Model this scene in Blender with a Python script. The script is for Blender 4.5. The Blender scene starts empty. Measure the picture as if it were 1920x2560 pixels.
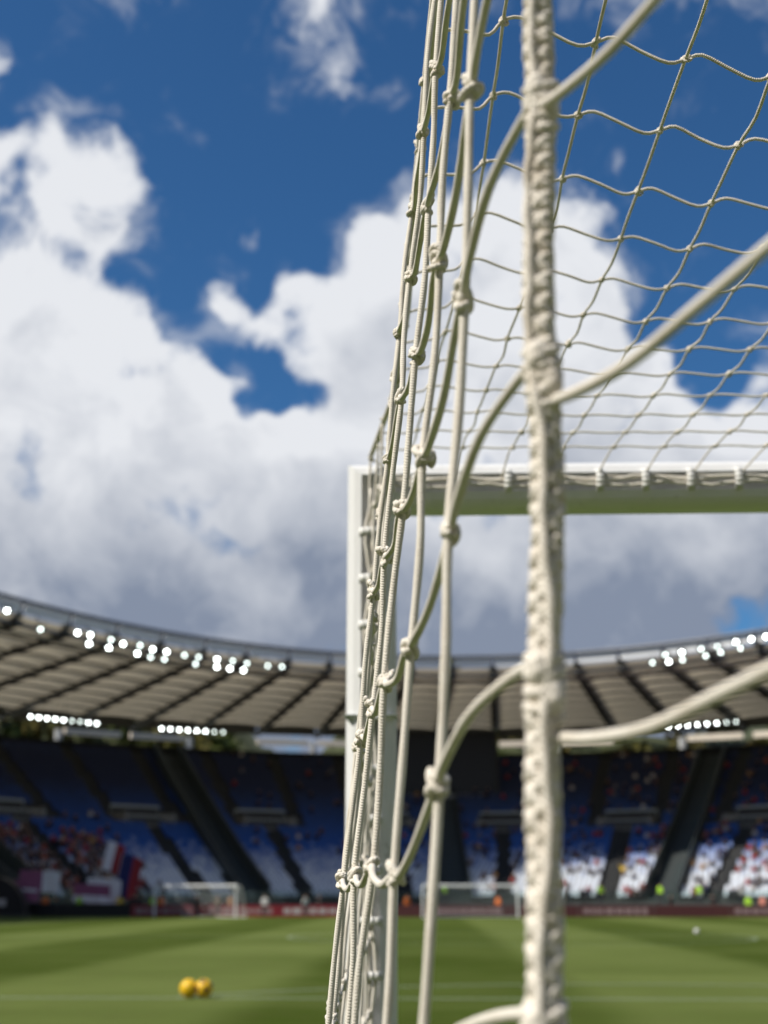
import bpy, math, random
import numpy as np
from mathutils import Vector, Matrix, Quaternion

random.seed(7)
rng = np.random.default_rng(7)
R = math.radians
scene = bpy.context.scene
COL = scene.collection

# ------------------------------------------------------------------ camera
CAM_H = 1.5
PITCH = R(16.3)
F = 2851.0                                   # focal length in units of a 1659 x 2212 frame
cam_d = bpy.data.cameras.new('camera')
cam = bpy.data.objects.new('camera', cam_d)
COL.objects.link(cam)
cam.location = (0, 0, CAM_H)
cam.rotation_euler = (R(90) + PITCH, 0, 0)
cam_d.sensor_fit = 'VERTICAL'
cam_d.sensor_height = 36.0
cam_d.sensor_width = 27.0
cam_d.lens = F / 2212 * 36.0
cam_d.clip_start = 0.02
cam_d.clip_end = 4000
cam_d.dof.use_dof = True
cam_d.dof.focus_distance = 1.28
cam_d.dof.aperture_fstop = 6.0
cam_d.dof.aperture_blades = 9
cam_d.dof.aperture_rotation = R(12)
scene.camera = cam

# ------------------------------------------------------------------ light, exposure
SUN_EL = 47.0
SUN_DIR = Vector((-0.92, -0.40, 0)).normalized() * math.cos(R(SUN_EL)) + Vector((0, 0, math.sin(R(SUN_EL))))
sun_d = bpy.data.lights.new('sun', 'SUN')
sun_d.energy = 5.0
sun_d.angle = R(0.53)
sun_d.color = (1.0, 0.94, 0.85)
sun = bpy.data.objects.new('sun', sun_d)
COL.objects.link(sun)
sun.rotation_euler = SUN_DIR.to_track_quat('Z', 'Y').to_euler()
sun.location = (-30, -20, 60)
scene.view_settings.view_transform = 'Standard'
scene.view_settings.look = 'None'
scene.view_settings.exposure = 0.0
scene.view_settings.gamma = 1.0
scene.view_settings.use_curve_mapping = False
scene.cycles.use_denoising = True
scene.cycles.max_bounces = 6
scene.cycles.diffuse_bounces = 3
scene.cycles.glossy_bounces = 3
scene.cycles.transmission_bounces = 4
scene.cycles.transparent_max_bounces = 8
scene.cycles.sample_clamp_indirect = 6.0


def ray(u, v):
    """direction (x, y, z) with y = 1 for a point of the 1659 x 2212 frame"""
    x = (u - 829.5) / F
    y = (1106 - v) / F
    yf = math.cos(PITCH) - y * math.sin(PITCH)
    return x / yf, 1.0, (math.sin(PITCH) + y * math.cos(PITCH)) / yf


# ------------------------------------------------------------------ node helper
class NT:
    def __init__(self, tree):
        self.t = tree
        tree.nodes.clear()

    def n(self, kind, **kw):
        nd = self.t.nodes.new(kind)
        ins = kw.pop('ins', {})
        for k, val in kw.items():
            setattr(nd, k, val)
        for k, val in ins.items():
            s = nd.inputs[k]
            if isinstance(val, bpy.types.NodeSocket):
                self.t.links.new(val, s)
            else:
                s.default_value = val
        return nd

    def m(self, op, a, b=0.0, c=None, clamp=False):
        ins = {0: a, 1: b}
        if c is not None:
            ins[2] = c
        return self.n('ShaderNodeMath', operation=op, use_clamp=clamp, ins=ins).outputs[0]

    def mix(self, f, a, b):
        nd = self.n('ShaderNodeMix', data_type='RGBA', clamp_factor=True)
        for i, val in ((0, f), (6, a), (7, b)):
            s = nd.inputs[i]
            if isinstance(val, bpy.types.NodeSocket):
                self.t.links.new(val, s)
            else:
                if i and len(val) == 3:
                    val = (*val, 1)
                s.default_value = val
        return nd.outputs[2]

    def step(self, x, lo, hi, a=0.0, b=1.0):
        return self.n('ShaderNodeMapRange', interpolation_type='SMOOTHSTEP',
                      ins={'Value': x, 'From Min': lo, 'From Max': hi, 'To Min': a, 'To Max': b}).outputs[0]

    def noise(self, vec, scale, detail=3.0, rough=0.5, dist=0.0):
        nd = self.n('ShaderNodeTexNoise', ins={'Vector': vec, 'Scale': scale, 'Detail': detail,
                                               'Roughness': rough, 'Distortion': dist})
        return nd.outputs[0]

    def link(self, a, b):
        self.t.links.new(a, b)


# ------------------------------------------------------------------ sky: clear blue with heaped cumulus
world = bpy.data.worlds.new('World')
scene.world = world
world.use_nodes = True
W = NT(world.node_tree)
tc = W.n('ShaderNodeTexCoord')
D = tc.outputs['Generated']
sky = W.n('ShaderNodeTexSky', sky_type='NISHITA', sun_disc=False, sun_elevation=R(SUN_EL),
          sun_rotation=math.atan2(SUN_DIR.x, SUN_DIR.y), altitude=30, air_density=1.0,
          dust_density=0.15, ozone_density=2.2)
sep = W.n('ShaderNodeSeparateXYZ', ins={0: D})
elev = sep.outputs[2]
# the banks of cloud over the far end of the ground: (u, v, radius, weight)
BLOBS = [(210, 400, 130, .62), (180, 500, 110, .40), (60, 640, 120, .40), (60, 800, 240, .55), (240, 800, 160, .50), (400, 880, 90, .4),
         (100, 1120, 380, .60), (430, 1050, 260, .50), (480, 1280, 330, .60), (740, 1080, 240, .60), (860, 590, 130, .60),
         (960, 800, 280, .60), (1080, 540, 170, .55), (1250, 620, 140, .55), (905, 420, 60, .40), (790, 480, 50, .40),
         (655, 720, 120, .38), (480, 640, 60, .62), (640, 610, 60, .52), (560, 690, 60, .5), (1280, 430, 90, .40), (1330, 340, 45, .35),
         (1250, 930, 260, .50), (1200, 1260, 360, .60), (1480, 1160, 250, .60), (1600, 960, 120, .40), (1420, 900, 110, .35), (560, 980, 110, .30),
         (690, 40, 110, .60), (750, 170, 70, .50), (850, 190, 50, .45), (530, 490, 50, .62), (1410, 790, 60, .6), (90, 280, 70, .62), (0, 120, 50, .55), (0, 300, 50, .5),
         (620, 260, 330, -.62), (470, 480, 90, -.40), (385, 560, 70, -.55), (400, 690, 70, -.55), (480, 770, 50, -.55), (590, 850, 62, -.95), (515, 880, 50, -.5), (440, 610, 60, -.5), (540, 640, 60, -.5), (560, 760, 60, -.5), (680, 850, 50, -.3), (370, 640, 50, -.4),
         (1500, 560, 170, -.75), (1540, 250, 270, -.70), (1530, 790, 90, -.60), (1400, 690, 60, -.4), (1560, 1335, 70, -.60), (1000, 200, 200, -.55), (1200, 200, 150, -.5),
         (150, 130, 230, -.50), (660, 560, 60, -.45), (400, 330, 110, -.5), (130, 585, 75, -.26), (285, 600, 70, -.24), (30, 460, 70, -.22), (330, 880, 60, -.1)]


def cloud_density(vec):
    big = W.noise(vec, 4.0, 2.0, .5)
    fine = W.noise(vec, 13.0, 10.0, .60, .25)
    d = W.m('ADD', W.m('MULTIPLY', W.m('SUBTRACT', fine, .5), 2.3), W.m('MULTIPLY', W.m('SUBTRACT', big, .5), .5))
    tot = None
    for (u, v, r, wt) in BLOBS:
        c = Vector(ray(u, v)).normalized()
        dp = W.n('ShaderNodeVectorMath', operation='DISTANCE', ins={0: vec, 1: c}).outputs['Value']
        rr = r / F
        g = W.n('ShaderNodeMapRange', interpolation_type='SMOOTHERSTEP',
                ins={'Value': dp, 'From Min': rr * 1.35, 'From Max': rr * .25, 'To Min': 0.0, 'To Max': wt}).outputs[0]
        tot = g if tot is None else W.m('ADD', tot, g)
    tot = W.m('MAXIMUM', W.m('MINIMUM', tot, .56), -.62)
    ez = W.n('ShaderNodeSeparateXYZ', ins={0: vec}).outputs[2]
    tot = W.m('ADD', tot, W.step(ez, .30, .16, 0.0, .42))   # cumulus pile up towards the horizon
    return W.m('ADD', d, tot)


warp = W.n('ShaderNodeTexNoise', ins={'Vector': D, 'Scale': 14.0, 'Detail': 3.0})
wv = W.n('ShaderNodeVectorMath', operation='SUBTRACT', ins={0: warp.outputs[1], 1: (.5, .5, .5)}).outputs[0]
wv = W.n('ShaderNodeVectorMath', operation='SCALE', ins={0: wv, 'Scale': .035}).outputs[0]
P0 = W.n('ShaderNodeVectorMath', operation='ADD', ins={0: D, 1: wv}).outputs[0]
lit = Vector((-.55, 0, .85)).normalized() * .045
P1 = W.n('ShaderNodeVectorMath', operation='ADD', ins={0: P0, 1: lit}).outputs[0]
d0 = cloud_density(P0)
d1 = cloud_density(P1)
veil = W.m('MULTIPLY', W.step(d0, -.48, -.02), W.step(W.noise(P0, 24.0, 6.0, .6, .6), .44, .72, 0.0, .38))
alpha = W.m('MAXIMUM', W.step(d0, -.09, .42), veil)    # thin shreds round the banks
relief = W.m('SUBTRACT', d0, d1)                        # > 0 where the sunward side is thinner: lit edge
thick = W.step(d0, .35, 1.1)
low = W.step(elev, .36, .17)                            # towards the horizon the grey bases are seen
shade = W.m('ADD', W.m('MULTIPLY', thick, .40), W.m('MULTIPLY', low, .76))
shade = W.m('ADD', shade, .06)
shade = W.m('SUBTRACT', shade, W.m('MULTIPLY', relief, .62))
soft = W.noise(P0, 7.0, 3.0, .5)
shade = W.m('ADD', shade, W.m('MULTIPLY', W.m('SUBTRACT', soft, .52), 1.25), clamp=True)
ccol = W.mix(shade, (.80, .82, .86), (.235, .280, .375))
SKY_K = 0.078
skyc = W.n('ShaderNodeVectorMath', operation='SCALE', ins={0: sky.outputs[0], 'Scale': SKY_K}).outputs[0]
skyc = W.n('ShaderNodeVectorMath', operation='MULTIPLY', ins={0: skyc, 1: (.42, .84, 1.18)}).outputs[0]
final = W.mix(alpha, skyc, ccol)
bg = W.n('ShaderNodeBackground', ins={'Color': final, 'Strength': 1.0})
wo = W.n('ShaderNodeOutputWorld')
W.link(bg.outputs[0], wo.inputs[0])

# ------------------------------------------------------------------ materials
MATS = {}


def material(name, col, rough=.6, var=.12, scale=6.0, bump=0.0, bscale=60.0, metal=0.0, spec=.4, emit=None, estr=0.0, coord='Object'):
    m = bpy.data.materials.new(name)
    m.use_nodes = True
    T = NT(m.node_tree)
    b = T.n('ShaderNodeBsdfPrincipled')
    o = T.n('ShaderNodeOutputMaterial')
    T.link(b.outputs[0], o.inputs[0])
    t = T.n('ShaderNodeTexCoord')
    vec = t.outputs[coord] if coord != 'Position' else T.n('ShaderNodeNewGeometry').outputs['Position']
    nz = T.noise(vec, scale, 5.0, .6)
    dark = tuple(c * (1 - var) for c in col)
    lite = tuple(min(1, c * (1 + var)) for c in col)
    T.link(T.mix(nz, dark, lite), b.inputs['Base Color'])
    b.inputs['Roughness'].default_value = rough
    b.inputs['Metallic'].default_value = metal
    b.inputs['Specular IOR Level'].default_value = spec
    if bump:
        bn = T.n('ShaderNodeBump', ins={'Strength': bump, 'Distance': .01, 'Height': T.noise(vec, bscale, 4.0, .6)})
        T.link(bn.outputs[0], b.inputs['Normal'])
    if emit:
        b.inputs['Emission Color'].default_value = (*emit, 1)
        b.inputs['Emission Strength'].default_value = estr
    MATS[name] = m
    return m


def cord_material(name, col, pitch, amp, dirt):
    """twisted / braided twine: relief follows the length (U, metres) and the turn round the cord (V)"""
    m = bpy.data.materials.new(name)
    m.use_nodes = True
    T = NT(m.node_tree)
    b = T.n('ShaderNodeBsdfPrincipled')
    o = T.n('ShaderNodeOutputMaterial')
    T.link(b.outputs[0], o.inputs[0])
    uv = T.n('ShaderNodeUVMap', uv_map='cord').outputs[0]
    s = T.n('ShaderNodeSeparateXYZ', ins={0: uv})
    U, V = s.outputs[0], s.outputs[1]
    pos = T.n('ShaderNodeNewGeometry').outputs['Position']
    k = 2 * math.pi
    wob = T.m('MULTIPLY', T.noise(pos, 300, 3.0), 5.0)
    a = T.m('SINE', T.m('ADD', T.m('ADD', T.m('MULTIPLY', U, k / pitch), T.m('MULTIPLY', V, k * 2)), wob))
    c = T.m('SINE', T.m('SUBTRACT', T.m('ADD', T.m('MULTIPLY', U, k / pitch), wob), T.m('MULTIPLY', V, k * 2)))
    h = T.m('ADD', T.m('MULTIPLY', a, .75), T.m('MULTIPLY', c, .3))
    fuzz = T.noise(pos, 1500, 3.0)
    h2 = T.m('ADD', T.m('MULTIPLY', h, .5), T.m('MULTIPLY', fuzz, .6))
    bn = T.n('ShaderNodeBump', ins={'Strength': amp, 'Distance': .0011, 'Height': h2})
    T.link(bn.outputs[0], b.inputs['Normal'])
    dn = T.step(T.noise(pos, 38, 5.0, .65), .42, .78)
    base = T.mix(T.m('MULTIPLY', dn, dirt), col, tuple(c_ * f for c_, f in zip(col, (.66, .60, .52))))
    gro = T.step(h, .0, -.7)
    base = T.mix(T.m('MULTIPLY', gro, .06), base, tuple(c_ * .55 for c_ in col))
    T.link(base, b.inputs['Base Color'])
    b.inputs['Roughness'].default_value = .85
    b.inputs['Specular IOR Level'].default_value = .25
    b.inputs['Sheen Weight'].default_value = .15
    MATS[name] = m
    return m


cord_material('net_cord', (.83, .785, .695), .0024, .42, .5)
cord_material('edge_rope', (.84, .79, .70), .0034, .6, .75)
material('white_paint', (.84, .85, .85), .28, .05, 9, spec=.5)
_m = MATS['white_paint']                                # ball marks and rain streaks on the frame
T = NT.__new__(NT)
T.t = _m.node_tree
_b = next(n_ for n_ in T.t.nodes if n_.type == 'BSDF_PRINCIPLED')
_old = _b.inputs['Base Color'].links[0].from_socket
_tc = T.n('ShaderNodeTexCoord').outputs['Object']
_st = T.n('ShaderNodeMapping', ins={'Vector': _tc, 'Scale': (34, 34, 5)}).outputs[0]
_sc = T.m('MAXIMUM', T.m('MULTIPLY', T.step(T.noise(_st, 1.0, 6.0, .65), .56, .74), .22),
          T.m('MULTIPLY', T.step(T.noise(_tc, 16.0, 5.0, .7), .63, .70), .40))
T.link(T.mix(_sc, _old, (.30, .31, .26)), _b.inputs['Base Color'])
material('clip_plastic', (.78, .78, .75), .4, .06, 30)
material('dark_channel', (.30, .31, .30), .6, .2, 20)
material('concrete', (.24, .235, .22), .85, .2, .35, coord='Position')
material('terrace_concrete', (.075, .075, .074), .9, .25, .5, coord='Position')
material('dark_steps', (.020, .022, .024), .9, .25, .8, coord='Position')
material('barrier', (.050, .066, .066), .5, .2, .5, coord='Position')
material('steel_dark', (.055, .055, .05), .6, .2, .4, coord='Position')
material('steel_pale', (.52, .52, .50), .5, .12, .6, coord='Position')
material('fascia', (.80, .81, .80), .5, .1, .3, coord='Position')
material('rim_tube', (.13, .14, .16), .5, .1, .3, coord='Position')
material('ring_beam', (.80, .70, .56), .7, .15, .4, coord='Position')
material('screen_black', (.012, .011, .012), .3, .2, 2)
material('pale_strip', (.40, .42, .46), .5, .1, 2)
material('rail', (.42, .46, .45), .5, .15, 2)
material('track', (.22, .07, .045), .9, .2, .6, coord='Position')
material('apron', (.16, .17, .14), .9, .2, .3, coord='Position')
material('line_paint', (.27, .33, .22), .8, .16, 3, coord='Position')
material('ball_yellow', (.82, .50, .015), .4, .05, 12)
material('ball_dark', (.10, .035, .05), .4, .05, 12)
material('ball_white', (.78, .78, .76), .4, .05, 12)
material('board_maroon', (.085, .028, .030), .45, .12, 1.5)
material('board_red', (.22, .02, .03), .45, .12, 1.5)
material('board_black', (.012, .012, .014), .5, .12, 1.5)
material('board_band', (.30, .21, .22), .5, .25, 5)
material('board_grey', (.42, .40, .40), .5, .2, 3)
material('lamp_housing', (.10, .10, .10), .5)
material('lamp_lens', (.9, .95, .95), .3, .02, emit=(.93, 1.0, .97), estr=20.0)
material('lamp_lens_dim', (.9, .95, .95), .3, .02, emit=(.88, 1.0, .94), estr=7.0)
material('flag_white', (.72, .72, .74), .8)
material('flag_red', (.30, .03, .035), .8)
material('flag_blue', (.018, .024, .11), .8)
material('banner_pink', (.27, .09, .17), .8, .3, 4)
material('goal_net_far', (.55, .56, .55), .8)
material('bark', (.06, .045, .03), .9, .3, 3)
material('hillside', (.055, .065, .025), .95, .4, .05, coord='Position')

glass = bpy.data.materials.new('safety_glass')
glass.use_nodes = True
T = NT(glass.node_tree)
gb = T.n('ShaderNodeBsdfGlossy', ins={'Color': (.7, .85, .8, 1), 'Roughness': .15})
tb = T.n('ShaderNodeBsdfTransparent', ins={'Color': (.86, .93, .91, 1)})
mx = T.n('ShaderNodeMixShader', ins={0: .06, 1: tb.outputs[0], 2: gb.outputs[0]})
T.link(mx.outputs[0], T.n('ShaderNodeOutputMaterial').inputs[0])
MATS['glass'] = glass

mem = bpy.data.materials.new('membrane')
mem.use_nodes = True
T = NT(mem.node_tree)
pos = T.n('ShaderNodeNewGeometry').outputs['Position']
mc = T.mix(T.noise(pos, .5, 5.0, .6), (.66, .60, .46), (.76, .70, .57))
df = T.n('ShaderNodeBsdfDiffuse', ins={'Color': mc})
tl = T.n('ShaderNodeBsdfTranslucent', ins={'Color': T.mix(.5, mc, (.40, .34, .22))})
mx = T.n('ShaderNodeMixShader', ins={0: .30, 1: df.outputs[0], 2: tl.outputs[0]})
T.link(mx.outputs[0], T.n('ShaderNodeOutputMaterial').inputs[0])
MATS['membrane'] = mem

# pitch: mown in lanes that run the length of the ground
GOAL_ROT = -R(1.9)                                     # the goal line against the camera's X axis
AX = Vector((math.sin(-GOAL_ROT), math.cos(GOAL_ROT), 0))   # down the pitch
LX = Vector((AX.y, -AX.x, 0))                          # along the goal line, to the right
GP = Vector((-.027, 2.86, 0))                          # foot of the left post
gr = bpy.data.materials.new('turf')
gr.use_nodes = True
T = NT(gr.node_tree)
b = T.n('ShaderNodeBsdfPrincipled')
T.link(b.outputs[0], T.n('ShaderNodeOutputMaterial').inputs[0])
pos = T.n('ShaderNodeNewGeometry').outputs['Position']
lat = T.n('ShaderNodeVectorMath', operation='DOT_PRODUCT', ins={0: pos, 1: LX}).outputs['Value']
lon = T.n('ShaderNodeVectorMath', operation='DOT_PRODUCT', ins={0: pos, 1: AX}).outputs['Value']
lat = T.m('ADD', lat, T.m('MULTIPLY', T.m('SUBTRACT', T.noise(pos, .5, 2.0), .5), .5))
st = T.step(T.m('SINE', T.m('MULTIPLY', T.m('ADD', lat, 7.9), math.pi / 5.2)), -.35, .35)
st2 = T.step(T.m('SINE', T.m('MULTIPLY', T.m('SUBTRACT', lon, 1.6), math.pi / 9.0)), -.15, .15)
nz = T.noise(pos, 1.3, 6.0, .65)
nb = T.noise(pos, .16, 4.0, .6)
tone = T.m('ADD', T.m('MULTIPLY', st, .54), T.m('MULTIPLY', st2, .14))
tone = T.m('ADD', tone, T.m('MULTIPLY', T.m('SUBTRACT', nb, .45), .95))
gc = T.mix(tone, (.052, .080, .009), (.158, .200, .056))
gc = T.mix(T.m('MULTIPLY', T.step(nz, .35, .75), .28), gc, (.085, .085, .028))
T.link(gc, b.inputs['Base Color'])
b.inputs['Roughness'].default_value = .95
b.inputs['Specular IOR Level'].default_value = .04
bn = T.n('ShaderNodeBump', ins={'Strength': .7, 'Distance': .03, 'Height': T.noise(pos, 30, 4.0, .7)})
T.link(bn.outputs[0], b.inputs['Normal'])
MATS['turf'] = gr


def attr_material(name, attr, rough=.45, spec=.4):
    m = bpy.data.materials.new(name)
    m.use_nodes = True
    T = NT(m.node_tree)
    b = T.n('ShaderNodeBsdfPrincipled')
    T.link(b.outputs[0], T.n('ShaderNodeOutputMaterial').inputs[0])
    a = T.n('ShaderNodeAttribute', attribute_name=attr)
    T.link(a.outputs['Color'], b.inputs['Base Color'])
    b.inputs['Roughness'].default_value = rough
    b.inputs['Specular IOR Level'].default_value = spec
    MATS[name] = m
    return m


attr_material('seat_plastic', 'tint', .5)
attr_material('crowd_mix', 'tint', .9, .2)
attr_material('leaf_mix', 'tint', .8, .2)

oc = bpy.data.materials.new('clothing')
oc.use_nodes = True
T = NT(oc.node_tree)
b = T.n('ShaderNodeBsdfPrincipled')
T.link(b.outputs[0], T.n('ShaderNodeOutputMaterial').inputs[0])
oi = T.n('ShaderNodeObjectInfo')
fold = T.noise(T.n('ShaderNodeTexCoord').outputs['Object'], 14, 3.0)
cc = T.mix(fold, T.n('ShaderNodeVectorMath', operation='SCALE', ins={0: oi.outputs['Color'], 'Scale': .8}).outputs[0], oi.outputs['Color'])
T.link(cc, b.inputs['Base Color'])
b.inputs['Roughness'].default_value = .9
MATS['clothing'] = oc
material('skin', (.42, .25, .17), .6, .08)
material('hair', (.03, .02, .015), .7, .1)
material('trousers', (.025, .027, .035), .9, .2)
material('pale_cloth', (.5, .5, .5), .9, .2)


# ------------------------------------------------------------------ mesh helpers
class MB:
    """collects faces for ONE mesh object"""
    def __init__(self):
        self.v, self.f, self.uv, self.mi, self.sm = [], [], [], [], True
        self.has_uv = False

    def add(self, verts, faces, uvs=None, mi=0):
        o = len(self.v)
        self.v.extend([tuple(p) for p in verts])
        for k, fc in enumerate(faces):
            self.f.append([i + o for i in fc])
            self.mi.append(mi)
            if uvs is not None:
                self.has_uv = True
                self.uv.extend(uvs[k])
            else:
                self.uv.extend([(0, 0)] * len(fc))

    def box(self, c, s, rot=None, mi=0):
        x, y, z = (q / 2 for q in s)
        pts = [Vector((a * x, b_ * y, d * z)) for d in (-1, 1) for b_ in (-1, 1) for a in (-1, 1)]
        if rot is not None:
            pts = [rot @ p for p in pts]
        c = Vector(c)
        self.add([p + c for p in pts], [(0, 2, 3, 1), (4, 5, 7, 6), (0, 1, 5, 4), (2, 6, 7, 3), (0, 4, 6, 2), (1, 3, 7, 5)], mi=mi)

    def bar(self, a, b_, w, h, mi=0):
        a, b_ = Vector(a), Vector(b_)
        d = b_ - a
        q = d.to_track_quat('Y', 'Z').to_matrix()
        self.box((a + b_) / 2, (w, d.length, h), q, mi)

    def tube(self, pts, r, sides=8, cap=True, v0=0.0, mi=0):
        pts = [Vector(p) for p in pts]
        n = len(pts)
        rr = r if hasattr(r, '__len__') else [r] * n
        tang = []
        for i in range(n):
            t = pts[min(i + 1, n - 1)] - pts[max(i - 1, 0)]
            tang.append(t.normalized() if t.length > 1e-9 else Vector((0, 0, 1)))
        ref = Vector((0, 0, 1)) if abs(tang[0].z) < .9 else Vector((1, 0, 0))
        nrm = (ref - tang[0] * ref.dot(tang[0])).normalized()
        verts, lens, L = [], [], v0
        for i in range(n):
            if i:
                L += (pts[i] - pts[i - 1]).length
                nrm = nrm - tang[i] * nrm.dot(tang[i])
                nrm = nrm.normalized() if nrm.length > 1e-6 else tang[i].orthogonal().normalized()
            bi = tang[i].cross(nrm)
            lens.append(L)
            for k in range(sides):
                a = 2 * math.pi * k / sides
                verts.append(pts[i] + (nrm * math.cos(a) + bi * math.sin(a)) * rr[i])
        faces, uvs = [], []
        for i in range(n - 1):
            for k in range(sides):
                k2 = (k + 1) % sides
                faces.append((i * sides + k, i * sides + k2, (i + 1) * sides + k2, (i + 1) * sides + k))
                a, b_ = k / sides, (k + 1) / sides
                uvs.append([(lens[i], a), (lens[i], b_), (lens[i + 1], b_), (lens[i + 1], a)])
        if cap:
            faces.append(tuple(range(sides - 1, -1, -1)))
            uvs.append([(0, 0)] * sides)
            faces.append(tuple((n - 1) * sides + k for k in range(sides)))
            uvs.append([(0, 0)] * sides)
        self.add(verts, faces, uvs, mi)

    def ball(self, c, s, seg=10, rings=7, mi=0, rot=None):
        c = Vector(c)
        verts = []
        for i in range(rings + 1):
            th = math.pi * i / rings
            for k in range(seg):
                ph = 2 * math.pi * k / seg
                p = Vector((math.sin(th) * math.cos(ph) * s[0], math.sin(th) * math.sin(ph) * s[1], math.cos(th) * s[2]))
                verts.append(c + (rot @ p if rot else p))
        faces, uvs = [], []
        for i in range(rings):
            for k in range(seg):
                k2 = (k + 1) % seg
                faces.append((i * seg + k, (i + 1) * seg + k, (i + 1) * seg + k2, i * seg + k2))
                uvs.append([(i * .002, k / seg), ((i + 1) * .002, k / seg), ((i + 1) * .002, (k + 1) / seg), (i * .002, (k + 1) / seg)])
        self.add(verts, faces, uvs, mi)

    def mesh(self, name, mats, smooth=True):
        me = bpy.data.meshes.new(name)
        me.from_pydata(self.v, [], self.f)
        if self.has_uv:
            u = me.uv_layers.new(name='cord')
            u.data.foreach_set('uv', np.array(self.uv, dtype=np.float32).ravel())
        for mm in ([mats] if isinstance(mats, str) else mats):
            me.materials.append(MATS[mm])
        me.polygons.foreach_set('material_index', np.array(self.mi, dtype=np.int32))
        if smooth:
            me.polygons.foreach_set('use_smooth', np.ones(len(me.polygons), dtype=bool))
        me.update()
        return me

    def build(self, name, mats, parent=None, smooth=False, **kw):
        return link(name, self.mesh(name, mats, smooth), parent, **kw)


def link(name, data, parent=None, loc=None, label=None, cat=None, group=None, kind=None):
    o = bpy.data.objects.new(name, data)
    COL.objects.link(o)
    if parent is not None:
        o.parent = parent
    if loc is not None:
        o.location = loc
    tag(o, label, cat, group, kind)
    return o


def tag(o, label=None, cat=None, group=None, kind=None):
    for k, val in (('label', label), ('category', cat), ('group', group), ('kind', kind)):
        if val:
            o[k] = val
    return o


def copy_tree(o, parent=None):
    c = o.copy()
    COL.objects.link(c)
    c.parent = parent
    for ch in list(o.children):
        copy_tree(ch, c)
    return c


def spline(ctrl, per):
    """Catmull-Rom through the control points"""
    P = [Vector(p) for p in ctrl]
    P = [P[0] * 2 - P[1]] + P + [P[-1] * 2 - P[-2]]
    out = []
    for i in range(1, len(P) - 2):
        a, b_, c, d = P[i - 1], P[i], P[i + 1], P[i + 2]
        for k in range(per):
            t = k / per
            out.append(.5 * ((2 * b_) + (c - a) * t + (2 * a - 5 * b_ + 4 * c - d) * t * t + (3 * b_ - a - 3 * c + d) * t ** 3))
    out.append(P[-2])
    return out


def interp(x, xs, ys):
    return float(np.interp(x, xs, ys))


def jit(a):
    return random.uniform(-a, a)


# ------------------------------------------------------------------ ground
CEN = GP + LX * 3.66 + AX * 52.5                        # centre spot
CX, CY = CEN.x + 2.0, 55.0                              # centre of the bowl


def ell(t, s):
    """plan point of the bowl: t angle from the far end (deg), s metres behind the front row"""
    t = R(t)
    return Vector((CX + (54 + s) * math.sin(t), CY + (88 + s) * math.cos(t), 0))


def inward(t):
    t = R(t)
    n = Vector((math.sin(t) / 54, math.cos(t) / 88, 0))
    return -n.normalized()


g = MB()
g.add([(-1500, -1500, -.06), (1500, -1500, -.06), (1500, 2500, -.06), (-1500, 2500, -.06)], [(0, 1, 2, 3)])
g.build('ground', 'apron', kind='structure')
tr = MB()
N = 96
for i in range(N):
    a, b_ = i * 360 / N, (i + 1) * 360 / N
    tr.add([ell(a, -14) + Vector((0, 0, -.02)), ell(b_, -14) + Vector((0, 0, -.02)), ell(b_, 0) + Vector((0, 0, -.02)), ell(a, 0) + Vector((0, 0, -.02))], [(0, 3, 2, 1)])
tr.build('running_track', 'track', kind='structure')
pm = MB()


def pt(a, b_, z=0.0):
    """a metres right of the left post, b metres up the pitch"""
    p = GP + LX * a + AX * b_
    return Vector((p.x, p.y, z))


nx, ny = 20, 30
x0, x1, y0, y1 = 3.66 - 38, 3.66 + 38, -5.5, 109.5
pm.add([pt(x0 + (x1 - x0) * i / nx, y0 + (y1 - y0) * j / ny) for j in range(ny + 1) for i in range(nx + 1)],
       [(j * (nx + 1) + i, j * (nx + 1) + i + 1, (j + 1) * (nx + 1) + i + 1, (j + 1) * (nx + 1) + i) for j in range(ny) for i in range(nx)])
pitch = pm.build('pitch', 'turf', kind='structure')


def marking(pts, w, name='marking_line'):
    mb = MB()
    P = [Vector(p) for p in pts]
    L, Rr = [], []
    for i, p in enumerate(P):
        d = (P[min(i + 1, len(P) - 1)] - P[max(i - 1, 0)]).normalized()
        nn = Vector((-d.y, d.x, 0)) * (w / 2)
        L.append(p + nn)
        Rr.append(p - nn)
    n = len(P)
    mb.add(L + Rr, [(i, n + i, n + i + 1, i + 1) for i in range(n - 1)])
    return mb.build(name, 'line_paint', pitch)


c = 3.66
BOX = 18.9                                              # penalty area depth as the photograph shows it
marking([pt(c - 34, 0, .004), pt(c + 34, 0, .004)], .12, 'goal_line')
marking([pt(c - 34, 105, .004), pt(c + 34, 105, .004)], .12, 'goal_line')
marking([pt(c - 34, 0, .006), pt(c - 34, 105, .006)], .12, 'touchline')
marking([pt(c + 34, 0, .006), pt(c + 34, 105, .006)], .12, 'touchline')
marking([pt(c - 34, 52.5, .004), pt(c + 34, 52.5, .004)], .12, 'halfway_line')
marking([pt(c - 21, BOX, .004), pt(c + 21, BOX, .004)], .13, 'penalty_area_line')
marking([pt(c - 21, 0, .008), pt(c - 21, BOX, .008)], .12, 'penalty_area_line')
marking([pt(c + 21, 0, .008), pt(c + 21, BOX, .008)], .12, 'penalty_area_line')
marking([pt(c - 9.16, 5.5, .004), pt(c + 9.16, 5.5, .004)], .12, 'goal_area_line')
marking([pt(c + 9.8 * math.sin(R(a)), BOX - 6.2 + 9.8 * math.cos(R(a)), .012) for a in np.linspace(-50, 50, 25)], .12, 'penalty_arc')
marking([pt(c + 9.15 * math.sin(R(a)), 52.5 + 9.15 * math.cos(R(a)), .012) for a in range(0, 361, 8)], .12, 'centre_circle')

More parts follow.
